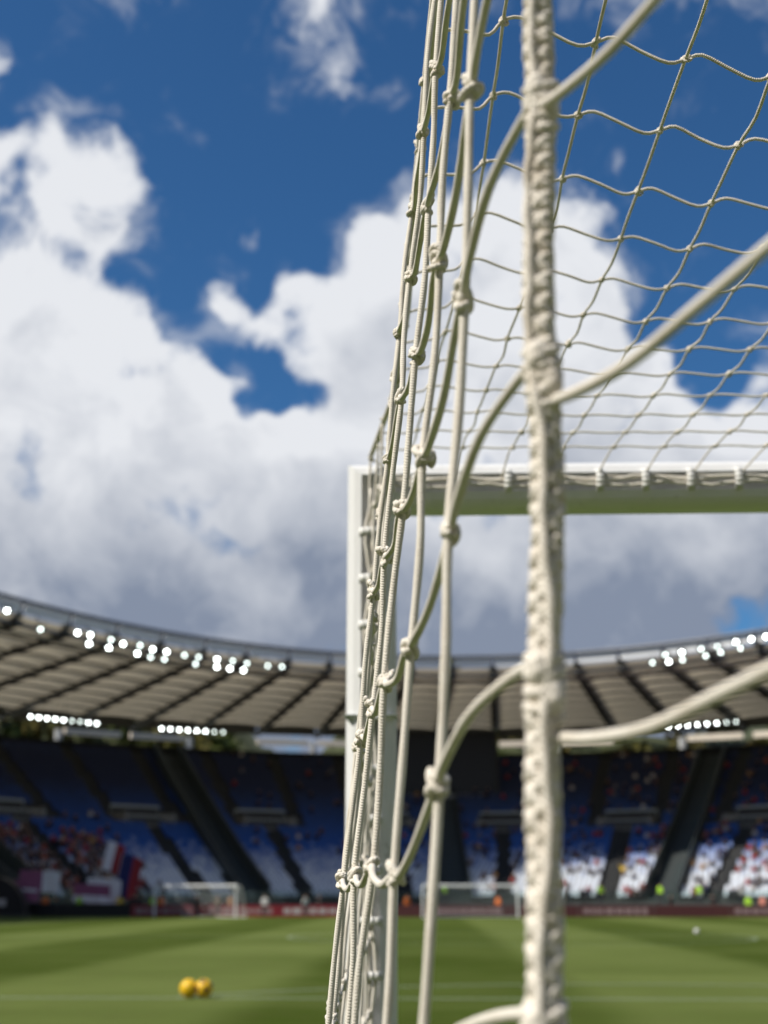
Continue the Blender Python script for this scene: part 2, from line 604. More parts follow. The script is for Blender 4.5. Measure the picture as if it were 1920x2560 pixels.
# ------------------------------------------------------------------ the near goal frame
goal = link('football_goal', None, loc=(GP.x, GP.y, 0), label='white goal frame with net clips along its rear channel', cat='goal')
goal.rotation_euler = (0, 0, GOAL_ROT)


def profile():
    """oval section, slot in the rear (-Y); x across, y depth"""
    pts = []
    hw, hd, sw, sd = .055, .060, .021, .030
    a0 = math.asin(sw / hw)
    for k in range(25):
        a = -math.pi / 2 + a0 + (2 * math.pi - 2 * a0) * k / 24
        e = .72
        cx_, sy = math.cos(a), math.sin(a)
        pts.append((hw * math.copysign(abs(cx_) ** e, cx_), hd * math.copysign(abs(sy) ** e, sy)))
    pts[0] = (sw, -hd * .97)
    pts[-1] = (-sw, -hd * .97)
    pts += [(-sw, -hd + .006), (-sw - .006, -hd + .008), (-sw - .006, -hd + sd), (sw + .006, -hd + sd), (sw + .006, -hd + .008), (sw, -hd + .006)]
    return pts


PR = profile()


def extrude(p0, p1, across, rear, name, m0=0, m1=0, mat='white_paint'):
    mb = MB()
    p0, p1, across, rear = Vector(p0), Vector(p1), Vector(across), Vector(rear)
    n = len(PR)
    segs = 12
    vs = []
    for s in range(segs + 1):
        b_ = p0.lerp(p1, s / segs)
        ax = (p1 - p0).normalized()
        vs += [b_ + across * x + rear * (-y) + ax * x * (m0 if s == 0 else m1 if s == segs else 0) for x, y in PR]   # mitred ends
    fs = []
    for s in range(segs):
        for i in range(n):
            j = (i + 1) % n
            fs.append((s * n + i, s * n + j, (s + 1) * n + j, (s + 1) * n + i))
    mb.add(vs, fs)
    o = mb.build(name, mat, goal, smooth=False)
    return o


POSTX = 7.32 + .055 * 2
extrude((0, 0, -.05), (0, 0, 2.386), (1, 0, 0), (0, -1, 0), 'post', 0, -1)
extrude((POSTX, 0, -.05), (POSTX, 0, 2.386), (1, 0, 0), (0, -1, 0), 'post', 0, 1)
extrude((0, 0, 2.386), (POSTX, 0, 2.386), (0, 0, 1), (0, -1, 0), 'crossbar', -1, 1)
clip_h = MB()
for (y, dy, w) in ((-.064, .010, .017),):
    cps = [(0, -.046, -.024), (0, -.064, -.022), (0, -.070, -.010), (0, -.0715, 0), (0, -.070, .010), (0, -.064, .022), (0, -.046, .024)]
    for i in range(len(cps) - 1):
        clip_h.bar(cps[i], cps[i + 1], .016, .006)
clip_me = clip_h.mesh('net_clip', 'clip_plastic')
k = 0
for i in range(72):
    o = link('net_clip', clip_me, goal, loc=(.10 + i * .1015 + jit(.004), 0, 2.388))
for i in range(22):
    for sx in (0, POSTX):
        if sx and i % 2:
            continue
        o = link('net_clip', clip_me, goal, loc=(sx, 0, .12 + i * .1025 + jit(.004)))
        o.rotation_euler = (0, R(90), 0)
MATS['seam'] = MATS['dark_channel']
sm = MB()
sm.box((0, 0, 1.872), (.1125, .1225, .0016))
sm.build('joint_seam', 'rail', goal)

# ------------------------------------------------------------------ the near net
net = link('goal_net', None, loc=(.072, .58, 0), label='cream knotted cord goal net with thick braided corner rope', cat='net')
NET0 = Vector((.072, .58, 0))
CR = .0028
TY = [.58, .725, .874, 1.03, 1.2, 1.36, 1.6, 2.0, 2.4, 2.80]
TA = [.0652, .026, .0065, -.0105, -.025, -.041, -.047, -.046, -.040, -.030]
TB = [.041, .060, .0735, .081, .085, .097, .096, .088, .060, .0]


def sideX(Y, z):
    return interp(Y, TY, TA) + interp(Y, TY, TB) * (z - 1.5)


colY = [.58, .725, .874, 1.03, 1.195, 1.345] + [1.345 + (2.80 - 1.345) * k / 11 for k in range(1, 12)]
drop = [0, .044, .086, .082, .083, .083] + [.083 - .055 * k / 11 for k in range(1, 12)]
ROWS = range(-10, 7)
side = {}
for j, Y in enumerate(colY):
    for r in ROWS:
        z = 1.600 + .1465 * r - drop[j]
        if r == 6:
            z = 2.445 - .03 * math.sin(math.pi * j / 16)
        if r == -10:
            z = .03
        jj = 0 if j == 0 else 1
        y = Y + jit(.010) * jj
        z += jit(.006) * jj
        side[j, r] = Vector((sideX(y, z) + jit(.0022) * jj, y, z))
# the columns in plain view, as they hang
seen = {(1, 3): (1020, 190), (1, 2): (1000, 640), (1, 1): (973, 1147), (1, 0): (945, 1690),
        (2, 3): (975, 210), (2, 2): (946, 565), (2, 1): (917, 985), (2, 0): (885, 1395), (2, -1): (855, 1890),
        (3, 4): (944, 150), (3, 3): (923, 445), (3, 2): (901, 765), (3, 1): (868, 1095), (3, 0): (833, 1470), (3, -1): (803, 1870),
        (4, 1): (833, 1200), (4, 0): (803, 1530), (4, -1): (768, 1893), (5, 0): (782, 1590), (5, -1): (740, 1900)}
# rows of the table above count from the knot itself; move them onto the rows joined to the corner rope
for (j, k_), (u, v) in seen.items():
    d = ray(u, v)
    Y = colY[j]
    P = Vector((d[0] * Y, Y, CAM_H + d[2] * Y))
    best = min(ROWS, key=lambda r: abs(side[j, r].z - P.z))
    side[j, best] = P


def P(v):
    return Vector(v) - NET0


PER = 7
for j in range(1, len(colY)):
    mb = MB()
    ctrl = []
    near = j < 8
    for r in ROWS:
        p = side[j, r]
        if r > ROWS[0]:
            q = side[j, r - 1]
            mpt = p.lerp(q, .5) + Vector((jit(.0028), jit(.004), 0))
            ctrl.append(mpt)
        ctrl.append(p + Vector((.0012 if (r + j) % 2 else -.0012, 0, 0)))
    pts = spline(ctrl, PER if near else 4)
    mb.tube([P(p) for p in pts], [CR * (1 + .05 * math.sin(i_ * .9 + j) + jit(.05)) for i_ in range(len(pts))], 10 if near else 7)
    mb.build('vertical_cord', 'net_cord', net, smooth=True)
for r in ROWS:
    if r == ROWS[-1]:
        continue
    mb = MB()
    ctrl = [side[0, r]]
    for j in range(1, len(colY)):
        a, b_ = side[j - 1, r], side[j, r]
        for fr in (.16, .5, .84):
            p = a.lerp(b_, fr)
            if j == 1:                                    # lifted where it leaves the rope, then falls away
                p.z = a.z + (b_.z - a.z) * (fr ** 1.7)
                p.x += -.006 * math.sin(math.pi * fr)
            else:
                s = .010 if j < 8 else .006
                p.z += -s * math.sin(math.pi * fr) + .006 * (.5 - fr)
                p.x += jit(.0015)
            ctrl.append(p)
        ctrl.append(b_)
    pts = spline(ctrl, 4)
    mb.tube([P(p) for p in pts], [CR * (1 + .05 * math.sin(i_ * .7 + r) + jit(.05)) for i_ in range(len(pts))], 9)
    mb.build('horizontal_cord', 'net_cord', net, smooth=True)


def knot_mesh(seed, s=1.0):
    """a sheet bend pulled tight: two bights crossing over one another round the standing cord"""
    rnd = random.Random(seed)
    mb = MB()
    mb.ball((0, 0, 0), (.0040 * s, .0040 * s, .0060 * s), 8, 6)
    ph = rnd.uniform(0, 6.28)
    for turn in range(3):
        tz = (.0028, -.0030, .0004)[turn] + rnd.uniform(-.0008, .0008)
        tilt = (.75, -.65, 1.05)[turn] + rnd.uniform(-.3, .3)
        rad = (.0042 + rnd.uniform(-.0004, .0009)) * s
        full = rnd.uniform(.72, 1.0)
        pts = []
        for k in range(17):
            a = ph + turn * 2.3 + 2 * math.pi * full * k / 16
            x, y = rad * math.cos(a), rad * .92 * math.sin(a)
            z = tz * s + x * math.tan(min(tilt, .95)) * .85
            pts.append((x, y, z))
        mb.tube(pts, (.0021 + rnd.uniform(-.0002, .0003)) * s, 7, cap=True)
    return mb.mesh('knot', 'net_cord', True)


KN = [knot_mesh(i, 1.08) for i in range(9)]
far_knots = MB()


def put_knot(p, single, sc=1.0, rot=None):
    e = rot or (jit(.25), jit(.25), random.uniform(0, 6.28))
    if single:
        o = link('knot', random.choice(KN), net, loc=P(p))
        o.rotation_euler = e
        o.scale = (sc * random.uniform(.88, 1.12), sc * random.uniform(.88, 1.12), sc * random.uniform(.9, 1.3))
    else:
        far_knots.ball(P(p), (.0052 * sc, .0052 * sc, .0062 * sc), 7, 5)


def in_frame(p, pad=120):
    d = Vector(p) - Vector((0, 0, CAM_H))
    dep = d.y * math.cos(PITCH) + d.z * math.sin(PITCH)
    if dep <= 0:
        return False
    u = 829.5 + F * d.x / dep
    v = 1106 - F * (-d.y * math.sin(PITCH) + d.z * math.cos(PITCH)) / dep
    return -pad < u < 1659 + pad and -pad < v < 2212 + pad


for j in range(1, len(colY)):
    for r in ROWS:
        if r in (ROWS[0],):
            continue
        put_knot(side[j, r], in_frame(side[j, r]), 1.0 if j < 7 else .95)

# roof of the net: rows across, cords down its length; it sags towards the middle
rowY = [.58, .72, .86, 1.00, 1.13, 1.263, 1.407, 1.560, 1.700, 1.842, 1.98, 2.11, 2.24, 2.365, 2.49, 2.61, 2.72, 2.80]
NC = 67


def roofP(c_, Y):
    f = min(1.0, max(0.0, (Y - 1.75) / 1.05))
    if c_ < 0:
        return Vector((sideX(Y, 2.44), Y, 2.445 - .03 * math.sin(math.pi * (Y - .58) / 2.22)))
    X = .133 + .1095 * c_ - .078 * f
    s = .066 * min(1.0, (c_ / 3.0) ** .8) * min(1.0, max(0.0, (2.80 - Y) / 1.45))
    s *= 1 + .5 * math.sin(min(1, c_ / 60) * math.pi)
    z = 2.442 - s
    if Y > 2.79:
        z = 2.395
    k_ = (z - CAM_H) / .94
    Yc = Y - (X * .033) * f
    return Vector((X * (k_ if c_ < 12 else 1), Yc, z))


for c_ in range(NC):
    mb = MB()
    ctrl = []
    for i, Y in enumerate(rowY):
        p = roofP(c_, Y)
        if i:
            q = roofP(c_, (Y + rowY[i - 1]) / 2)
            ctrl.append(q + Vector((jit(.003), 0, -.006 if Y < 2.7 else 0)))
        ctrl.append(p)
    mb.tube([P(p) for p in spline(ctrl, 3)], CR * .74, 7 if c_ < 10 else 4)
    mb.build('roof_cord', 'net_cord', net, smooth=True)
for i, Y in enumerate(rowY):
    mb = MB()
    ctrl = [roofP(-1, Y)]
    for c_ in range(NC):
        a, b_ = roofP(c_ - 1, Y), roofP(c_, Y)
        tw = .0015 + .008 * max(0.0, (2.6 - Y) / 1.4) if 0 < i < len(rowY) - 2 else .002
        for fr, dz in ((.2, 1.0), (.5, .0), (.8, -1.0)):
            p = a.lerp(b_, fr)
            p.z += dz * tw + (-.004 if c_ == 0 else 0)
            ctrl.append(p + Vector((0, jit(.002), 0)))
        ctrl.append(b_)
    mb.tube([P(p) for p in spline(ctrl, 3)], CR * (.76 if i else 1.8), 7)
    mb.build('roof_row_cord' if i else 'rear_top_rope', 'net_cord', net, smooth=True)
for c_ in range(NC):
    for i, Y in enumerate(rowY[1:-1]):
        p = roofP(c_, Y)
        put_knot(p, in_frame(p, 60), .72, (R(90) + jit(.3), jit(.3), jit(.6)))
# top edge between roof and side
mb = MB()
mb.tube([P(roofP(-1, .58 + 2.22 * k_ / 40) + Vector((0, 0, .002))) for k_ in range(41)], .0062, 8)
mb.build('top_edge_rope', 'net_cord', net, smooth=True)

# back panel: from the corner rope it swings out past the camera
bx = [(.075, .58), (.175, .40), (.285, .305), (.41, .255), (.55, .235)] + [(.55 + .145 * k_, .235 + .02 * math.sin(k_)) for k_ in range(1, 48)]
back = {}
for j, (x, y) in enumerate(bx):
    for r in ROWS:
        z = 1.580 + .1465 * r + {2: .006, 1: -.004, 0: -.013, -1: -.014}.get(r, 0) + (.026 if j else 0) + (jit(.004) if j > 1 else 0)
        if r == 6:
            z = 2.43
        if r == -10:
            z = .03
        back[j, r] = Vector((x, y, z))
for j in range(1, len(bx)):
    mb = MB()
    mb.tube([P(p) for p in spline([back[j, r] for r in ROWS], 3)], CR, 8 if j < 4 else 5)
    mb.build('back_cord', 'net_cord', net, smooth=True)
for r in ROWS:
    mb = MB()
    ctrl = [back[0, r]]
    for j in range(1, len(bx)):
        a, b_ = back[j - 1, r], back[j, r]
        for fr in (.12, .3, .5, .75):
            p = a.lerp(b_, fr)
            if j == 1 and r not in (6, -10):
                p.z = a.z + (b_.z - a.z) * fr ** 1.6 - .006 * math.sin(math.pi * min(1, fr * 1.7))
            else:
                p.z -= .006 * math.sin(math.pi * fr)
            ctrl.append(p)
        ctrl.append(b_)
    pts = spline(ctrl, 4)
    mb.tube([P(p) for p in pts], CR, 10)
    mb.build('back_row_cord', 'net_cord', net, smooth=True)
    for j in range(1, len(bx)):
        put_knot(back[j, r], False)
far_knots.build('knots', 'net_cord', net, smooth=True, kind='stuff')

# corner rope: a core bound round with twine, with a stray lacing down its front
def ropeP(z):
    return Vector((sideX(.58, z) + .003 * math.sin(z * 9) + .0012 * math.sin(z * 31), .58 + .0015 * math.sin(z * 17), z))


mb = MB()
zs = np.arange(.0, 2.45, .02)
mb.tube([P(ropeP(z)) for z in zs], .0060, 12)
rope = mb.build('corner_rope', 'edge_rope', net, smooth=True)


def winding(z0, z1, pitch_, rad, r, step, sides, ph=0.0, wob=0.0):
    pts, z, a = [], z0, ph
    while z < z1:
        loc = pitch_ * (1 + .28 * math.sin(z * 57) + .22 * math.sin(z * 143))
        a += 2 * math.pi * step
        z += loc * step
        rr = rad * (1 + wob * (.6 * math.sin(z * 190 + a * .5) + .6 * math.sin(z * 47 + a * .21)))
        c_ = ropeP(z)
        pts.append(P(c_) + Vector((math.cos(a) * rr, math.sin(a) * rr, .0012 * math.sin(a + 1.0))))
    m_ = MB()
    m_.tube(pts, r, sides)
    return m_


for sgn in (1, -1):                                     # strands laid over and under one another
    for st_ in range(3):
        pts = []
        for z in np.arange(1.32, 2.11, .0016):
            a = sgn * (2 * math.pi * z / .032 + .35 * math.sin(z * 23)) + 2 * math.pi / 3 * st_ + .4
            rr = .0053 + .0007 * math.sin(2 * math.pi * z / .01067 + (0 if sgn > 0 else math.pi)) + .0004 * math.sin(z * 131 + st_)
            pts.append(P(ropeP(z)) + Vector((math.cos(a) * rr, math.sin(a) * rr, 0)))
        m_ = MB()
        m_.tube(pts, .0027, 8)
        m_.build('strand', 'edge_rope', rope, smooth=True)
winding(.02, 1.33, .0085, .0053, .0029, 1 / 7, 5).build('binding_twine', 'edge_rope', rope, smooth=True)
winding(2.10, 2.44, .0085, .0053, .0029, 1 / 7, 5).build('binding_twine', 'edge_rope', rope, smooth=True)
for (a0, amp, f1) in ((-2.0, .5, 13.0),):
    pts = []
    for z in np.arange(1.30, 2.12, .0035):
        a = a0 + amp * math.sin(z * f1) + .18 * math.sin(z * 71)
        rr = .0078 + .0006 * math.sin(z * 260)
        pts.append(P(ropeP(z)) + Vector((math.cos(a) * rr, math.sin(a) * rr, 0)))
    m_ = MB()
    m_.tube(pts, .0024, 7)
    m_.build('lacing_cord', 'edge_rope', rope, smooth=True)
for r in range(-3, 4):
    z = 1.600 + .1465 * r
    for dz, rad in ((-.003, .0074), (-.016, .0070)):
        m_ = MB()
        pts = []
        n = 34
        ph = random.uniform(0, 6.28)
        for k_ in range(n):
            a = ph + 2 * math.pi * 2.3 * k_ / (n - 1)
            zz = z + dz + .016 * (k_ / (n - 1) - .5) + .004 * math.sin(a)
            c_ = ropeP(zz)
            pts.append(P(c_) + Vector((math.cos(a) * rad, math.sin(a) * rad, 0)))
        m_.tube(pts, .0027, 8)
        m_.ball(P(ropeP(z + dz)) + Vector((-.003 if dz > -.01 else .003, -.006, 0)), (.0058, .0045, .0085), 10, 7)
        m_.build('corner_knot', 'edge_rope', rope, smooth=True)
# cords laced through the clips on bar and post
for nm, (a, b_), amp in (('crossbar_lacing', ((.02, 2.392), (7.3, 2.392)), .005), ('crossbar_lacing', ((.02, 2.378), (7.3, 2.378)), .004)):
    m_ = MB()
    pts = []
    for i in range(300):
        t = i / 299
        x = a[0] + (b_[0] - a[0]) * t
        p = GP + LX * x + AX * (-.062)
        pts.append(P(Vector((p.x, p.y, a[1] + amp * math.sin(x * 31 + a[1] * 90) + jit(.0025)))))
    m_.tube(pts, .0038, 6)
    m_.build(nm, 'net_cord', net, smooth=True)
for off in (-.006, .008):
    m_ = MB()
    pts = []
    for i in range(110):
        z = .05 + 2.32 * i / 109
        p = GP + LX * (off + .006 * math.sin(z * 31 + off * 400) + jit(.002)) + AX * (-.066)
        pts.append(P(Vector((p.x, p.y, z))))
    m_.tube(pts, .0038, 6)
    m_.build('post_lacing', 'net_cord', net, smooth=True)

# ------------------------------------------------------------------ the stadium bowl
stadium = link('stadium', None, loc=(CX, CY, 0), label='oval stadium bowl with blue and white seats under a ring roof', cat='stadium')
SO = Vector((CX, CY, 0))


def S(v):
    return Vector(v) - SO


def seat_z(s):
    return 1.3 + .38 * s + .0013 * s * s


NR, RP = 52, .81
terr = MB()
TS = [i * 2.5 for i in range(145)]
vs = []
for t in TS:
    row = []
    for k_ in range(NR + 1):
        s = k_ * RP
        q = ell(t, s)
        zz = seat_z(max(0, s - RP)) - .02 if k_ else 0
        z1 = seat_z(s) - .02
        vs.append(S((q.x, q.y, zz)))
        vs.append(S((q.x, q.y, z1)))
    q = ell(t, NR * RP + 2.5)
    vs.append(S((q.x, q.y, seat_z(NR * RP) - .02)))
    vs.append(S((q.x, q.y, 0)))
m_ = (NR + 1) * 2 + 2
fs = []
for i in range(len(TS) - 1):
    for k_ in range(m_ - 1):
        fs.append((i * m_ + k_, i * m_ + k_ + 1, (i + 1) * m_ + k_ + 1, (i + 1) * m_ + k_))
terr.add(vs, fs)
terr.build('terrace', 'terrace_concrete', stadium)

AISLES = [-46, -40.5, -35, -29.7, -24.4, -19.0, -13.6, -8.2, 8.2, 13.6, 19.0, 24.4, 29.7, 35, 40.5, 46]
WIDE = [-44, -22, 0, 22, 44]
VOM_S = (19.5, 23.0)
VOMS = [-37.8, -27, -16.3, -5.4, 5.4, 16.3, 27, 37.8]
LOWER = VOMS                                            # lower flights start below the entrances


def seat_free(t, s, gap):
    w = R(1) * (54 + s) * 1.15                          # metres per degree, roughly
    for a in WIDE:
        if abs(t - a) * w < 1.9 + gap:
            return False
    if s > VOM_S[0]:
        for a in AISLES:
            if abs(t - a) * w < .75 + gap:
                return False
    if s < VOM_S[0]:
        for a in LOWER:
            if abs(t - a) * w < .75 + gap:
                return False
    if VOM_S[0] - .4 < s < VOM_S[1] + .4:
        for a in VOMS:
            if abs(t - a) * w < 3.4 + gap:
                return False
    return True


# seats: one L-shaped shell each, tinted row by row from white through blue to navy
prof = np.array([(0, .42), (-.36, .43), (-.38, .40), (-.02, .37), (.10, .80), (.05, .82)])
base_v = []
for x in (-.22, .22):
    for (y, z) in prof:
        base_v.append((x, y, z))
base_v = np.array(base_v)
base_f = [(0, 1, 7, 6), (1, 2, 8, 7), (2, 3, 9, 8), (3, 4, 10, 9), (4, 5, 11, 10), (5, 0, 6, 11)]
SV, SF, SC = [], [], []
occupied = []
cnt = 0
for k_ in range(NR):
    s = (k_ + .55) * RP
    z = seat_z(k_ * RP) - .02
    t = -64.0
    while t < 64:
        tt = R(t)
        ds = math.hypot((54 + s) * math.cos(tt), (88 + s) * math.sin(tt))
        t += math.degrees(.56 / ds)
        if not seat_free(t, s, .25):
            continue
        q = ell(t, s)
        n = inward(t)
        tx = np.array((-n.y, n.x, 0))
        nn = np.array((n.x, n.y, 0))
        w = np.outer(base_v[:, 0], tx) - np.outer(base_v[:, 1], nn) * 1.0
        w[:, 2] = base_v[:, 2]
        w = w * 1.0 + np.array((q.x - SO.x, q.y - SO.y, z))
        o = cnt * 12
        SV.append(w)
        SF.extend([tuple(i + o for i in f_) for f_ in base_f])
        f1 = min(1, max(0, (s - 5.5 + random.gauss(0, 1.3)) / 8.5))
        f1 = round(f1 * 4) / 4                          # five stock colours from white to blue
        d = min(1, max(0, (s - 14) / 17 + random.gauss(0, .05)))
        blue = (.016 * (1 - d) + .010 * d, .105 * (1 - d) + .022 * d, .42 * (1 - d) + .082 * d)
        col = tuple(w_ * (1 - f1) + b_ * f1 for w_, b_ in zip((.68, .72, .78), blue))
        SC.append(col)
        occupied.append((t, s, z))
        cnt += 1
SV = np.concatenate(SV)
me = bpy.data.meshes.new('seats')
me.from_pydata(SV.tolist(), [], SF)
at = me.attributes.new('tint', 'FLOAT_COLOR', 'FACE')
cols = np.repeat(np.c_[np.array(SC), np.ones(len(SC))], 6, axis=0).astype(np.float32)
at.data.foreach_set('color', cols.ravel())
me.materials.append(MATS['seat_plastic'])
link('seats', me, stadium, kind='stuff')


def flight(t, s0, s1, w, name, mat, h=.02):
    """stair flight up the terrace"""
    mb = MB()
    n = inward(t)
    tx = Vector((-n.y, n.x, 0))
    s = s0
    while s < s1:
        q = ell(t, s + RP / 4)
        z = seat_z(math.floor(s / RP) * RP) + h + (RP * .18 if (s / RP) % 1 > .4 else 0)
        rot = Matrix((tx, -n, Vector((0, 0, 1)))).transposed()
        mb.box(S((q.x, q.y, z - .25)), (w, RP / 2 * 1.02, .5), rot)
        s += RP / 2
    return mb.build(name, mat, stadium)


for a in AISLES:
    flight(a, VOM_S[1], NR * RP, 1.4, 'aisle_steps', 'dark_steps')
for a in LOWER:
    flight(a, .0, VOM_S[0], 1.4, 'aisle_steps', 'dark_steps')
for a in WIDE:
    o = flight(a, 0, NR * RP, 3.2, 'sector_divider', 'barrier', .05)
    n = inward(a)
    tx = Vector((-n.y, n.x, 0))
    for sd in (-1.7, 1.7):
        mb = MB()
        for k_ in range(0, NR, 2):
            p, q = ell(a, k_ * RP) + tx * sd, ell(a, (k_ + 2) * RP) + tx * sd
            za, zb = seat_z(k_ * RP), seat_z((k_ + 2) * RP)
            mb.bar(S((p.x, p.y, za)), S((p.x, p.y, za + 1.7)), .08, .08)
            mb.bar(S((p.x, p.y, za + 1.65)), S((q.x, q.y, zb + 1.65)), .07, .07)
            mb.bar(S((p.x, p.y, za + .75)), S((q.x, q.y, zb + .75)), .04, 1.3)
        mb.build('fence', 'barrier', o)
for a in VOMS:
    n = inward(a)
    tx = Vector((-n.y, n.x, 0))
    rot = Matrix((tx, -n, Vector((0, 0, 1)))).transposed()
    zb = seat_z(VOM_S[0])
    c0 = ell(a, VOM_S[0])
    mb = MB()
    mb.box(S(c0 - n * 1.9 + tx * 3.0 + Vector((0, 0, zb + .7))), (.3, 3.8, 1.6), rot)
    mb.box(S(c0 - n * 1.9 - tx * 3.0 + Vector((0, 0, zb + .7))), (.3, 3.8, 1.6), rot)
    mb.box(S(c0 - n * 3.6 + Vector((0, 0, zb + 1.25))), (6.0, .3, .5), rot)
    mb.box(S(c0 - n * 3.4 + Vector((0, 0, zb + .35))), (5.6, .1, 1.5), rot, mi=1)
    mb.box(S(c0 - n * 1.6 + Vector((0, 0, zb - .05))), (5.7, 3.4, .16), rot)
    o = mb.build('entrance', ['concrete', 'screen_black'], stadium)
    mb = MB()
    for k_ in range(9):
        p = c0 + tx * (-3.2 + .8 * k_) + n * .05
        mb.bar(S(p + Vector((0, 0, zb))), S(p + Vector((0, 0, zb + 1.05))), .06, .06)
    mb.bar(S(c0 + n * .05 - tx * 3.25 + Vector((0, 0, zb + 1.05))), S(c0 + n * .05 + tx * 3.25 + Vector((0, 0, zb + 1.05))), .10, .12)
    p0, p1 = c0 - n * 3.7 - tx * 3.1, c0 - n * 3.7 + tx * 3.1
    mb.bar(S(p0 + Vector((0, 0, zb + 2.3))), S(p1 + Vector((0, 0, zb + 2.3))), .12, .30)
    mb.bar(S(p0 + Vector((0, 0, zb + 1.4))), S(p0 + Vector((0, 0, zb + 2.3))), .08, .08)
    mb.bar(S(p1 + Vector((0, 0, zb + 1.4))), S(p1 + Vector((0, 0, zb + 2.3))), .08, .08)
    mb.build('railing', 'rail', o)

# front wall with glass screens
for i in range(-18, 18):
    a, b_ = i * 3.2, (i + 1) * 3.2
    p, q = ell(a, -1.2), ell(b_, -1.2)
    mb = MB()
    mb.bar(S((p.x, p.y, .45)), S((q.x, q.y, .45)), .25, 1.0)
    o = mb.build('front_wall', 'barrier', stadium)
    mb = MB()
    mb.bar(S((p.x, p.y, 1.55)), S((q.x, q.y, 1.55)), .04, 1.2)
    mb.build('glass_screen', 'glass', o)
    for f_ in (0, .25, .5, .75):
        z = p.lerp(q, f_)
        mb = MB()
        mb.bar(S((z.x, z.y, .9)), S((z.x, z.y, 2.2)), .09, .09)
        mb.build('screen_post', 'barrier', o)

# rear wall, concourse parapet
mb = MB()
for i in range(144):
    a, b_ = i * 2.5, (i + 1) * 2.5
    p, q = ell(a, 43.0), ell(b_, 43.0)
    mb.bar(S((p.x, p.y, seat_z(42) + .55)), S((q.x, q.y, seat_z(42) + .55)), .3, 1.2)
mb.build('parapet', 'dark_steps', stadium)

# roof ring: membrane bays between radial trusses
ROOF_IN, ROOF_OUT = .0, 48.0
roof = link('roof', None, stadium, loc=(0, 0, 0))


def roof_z(s):
    return 25.75 - .75 * s / 48


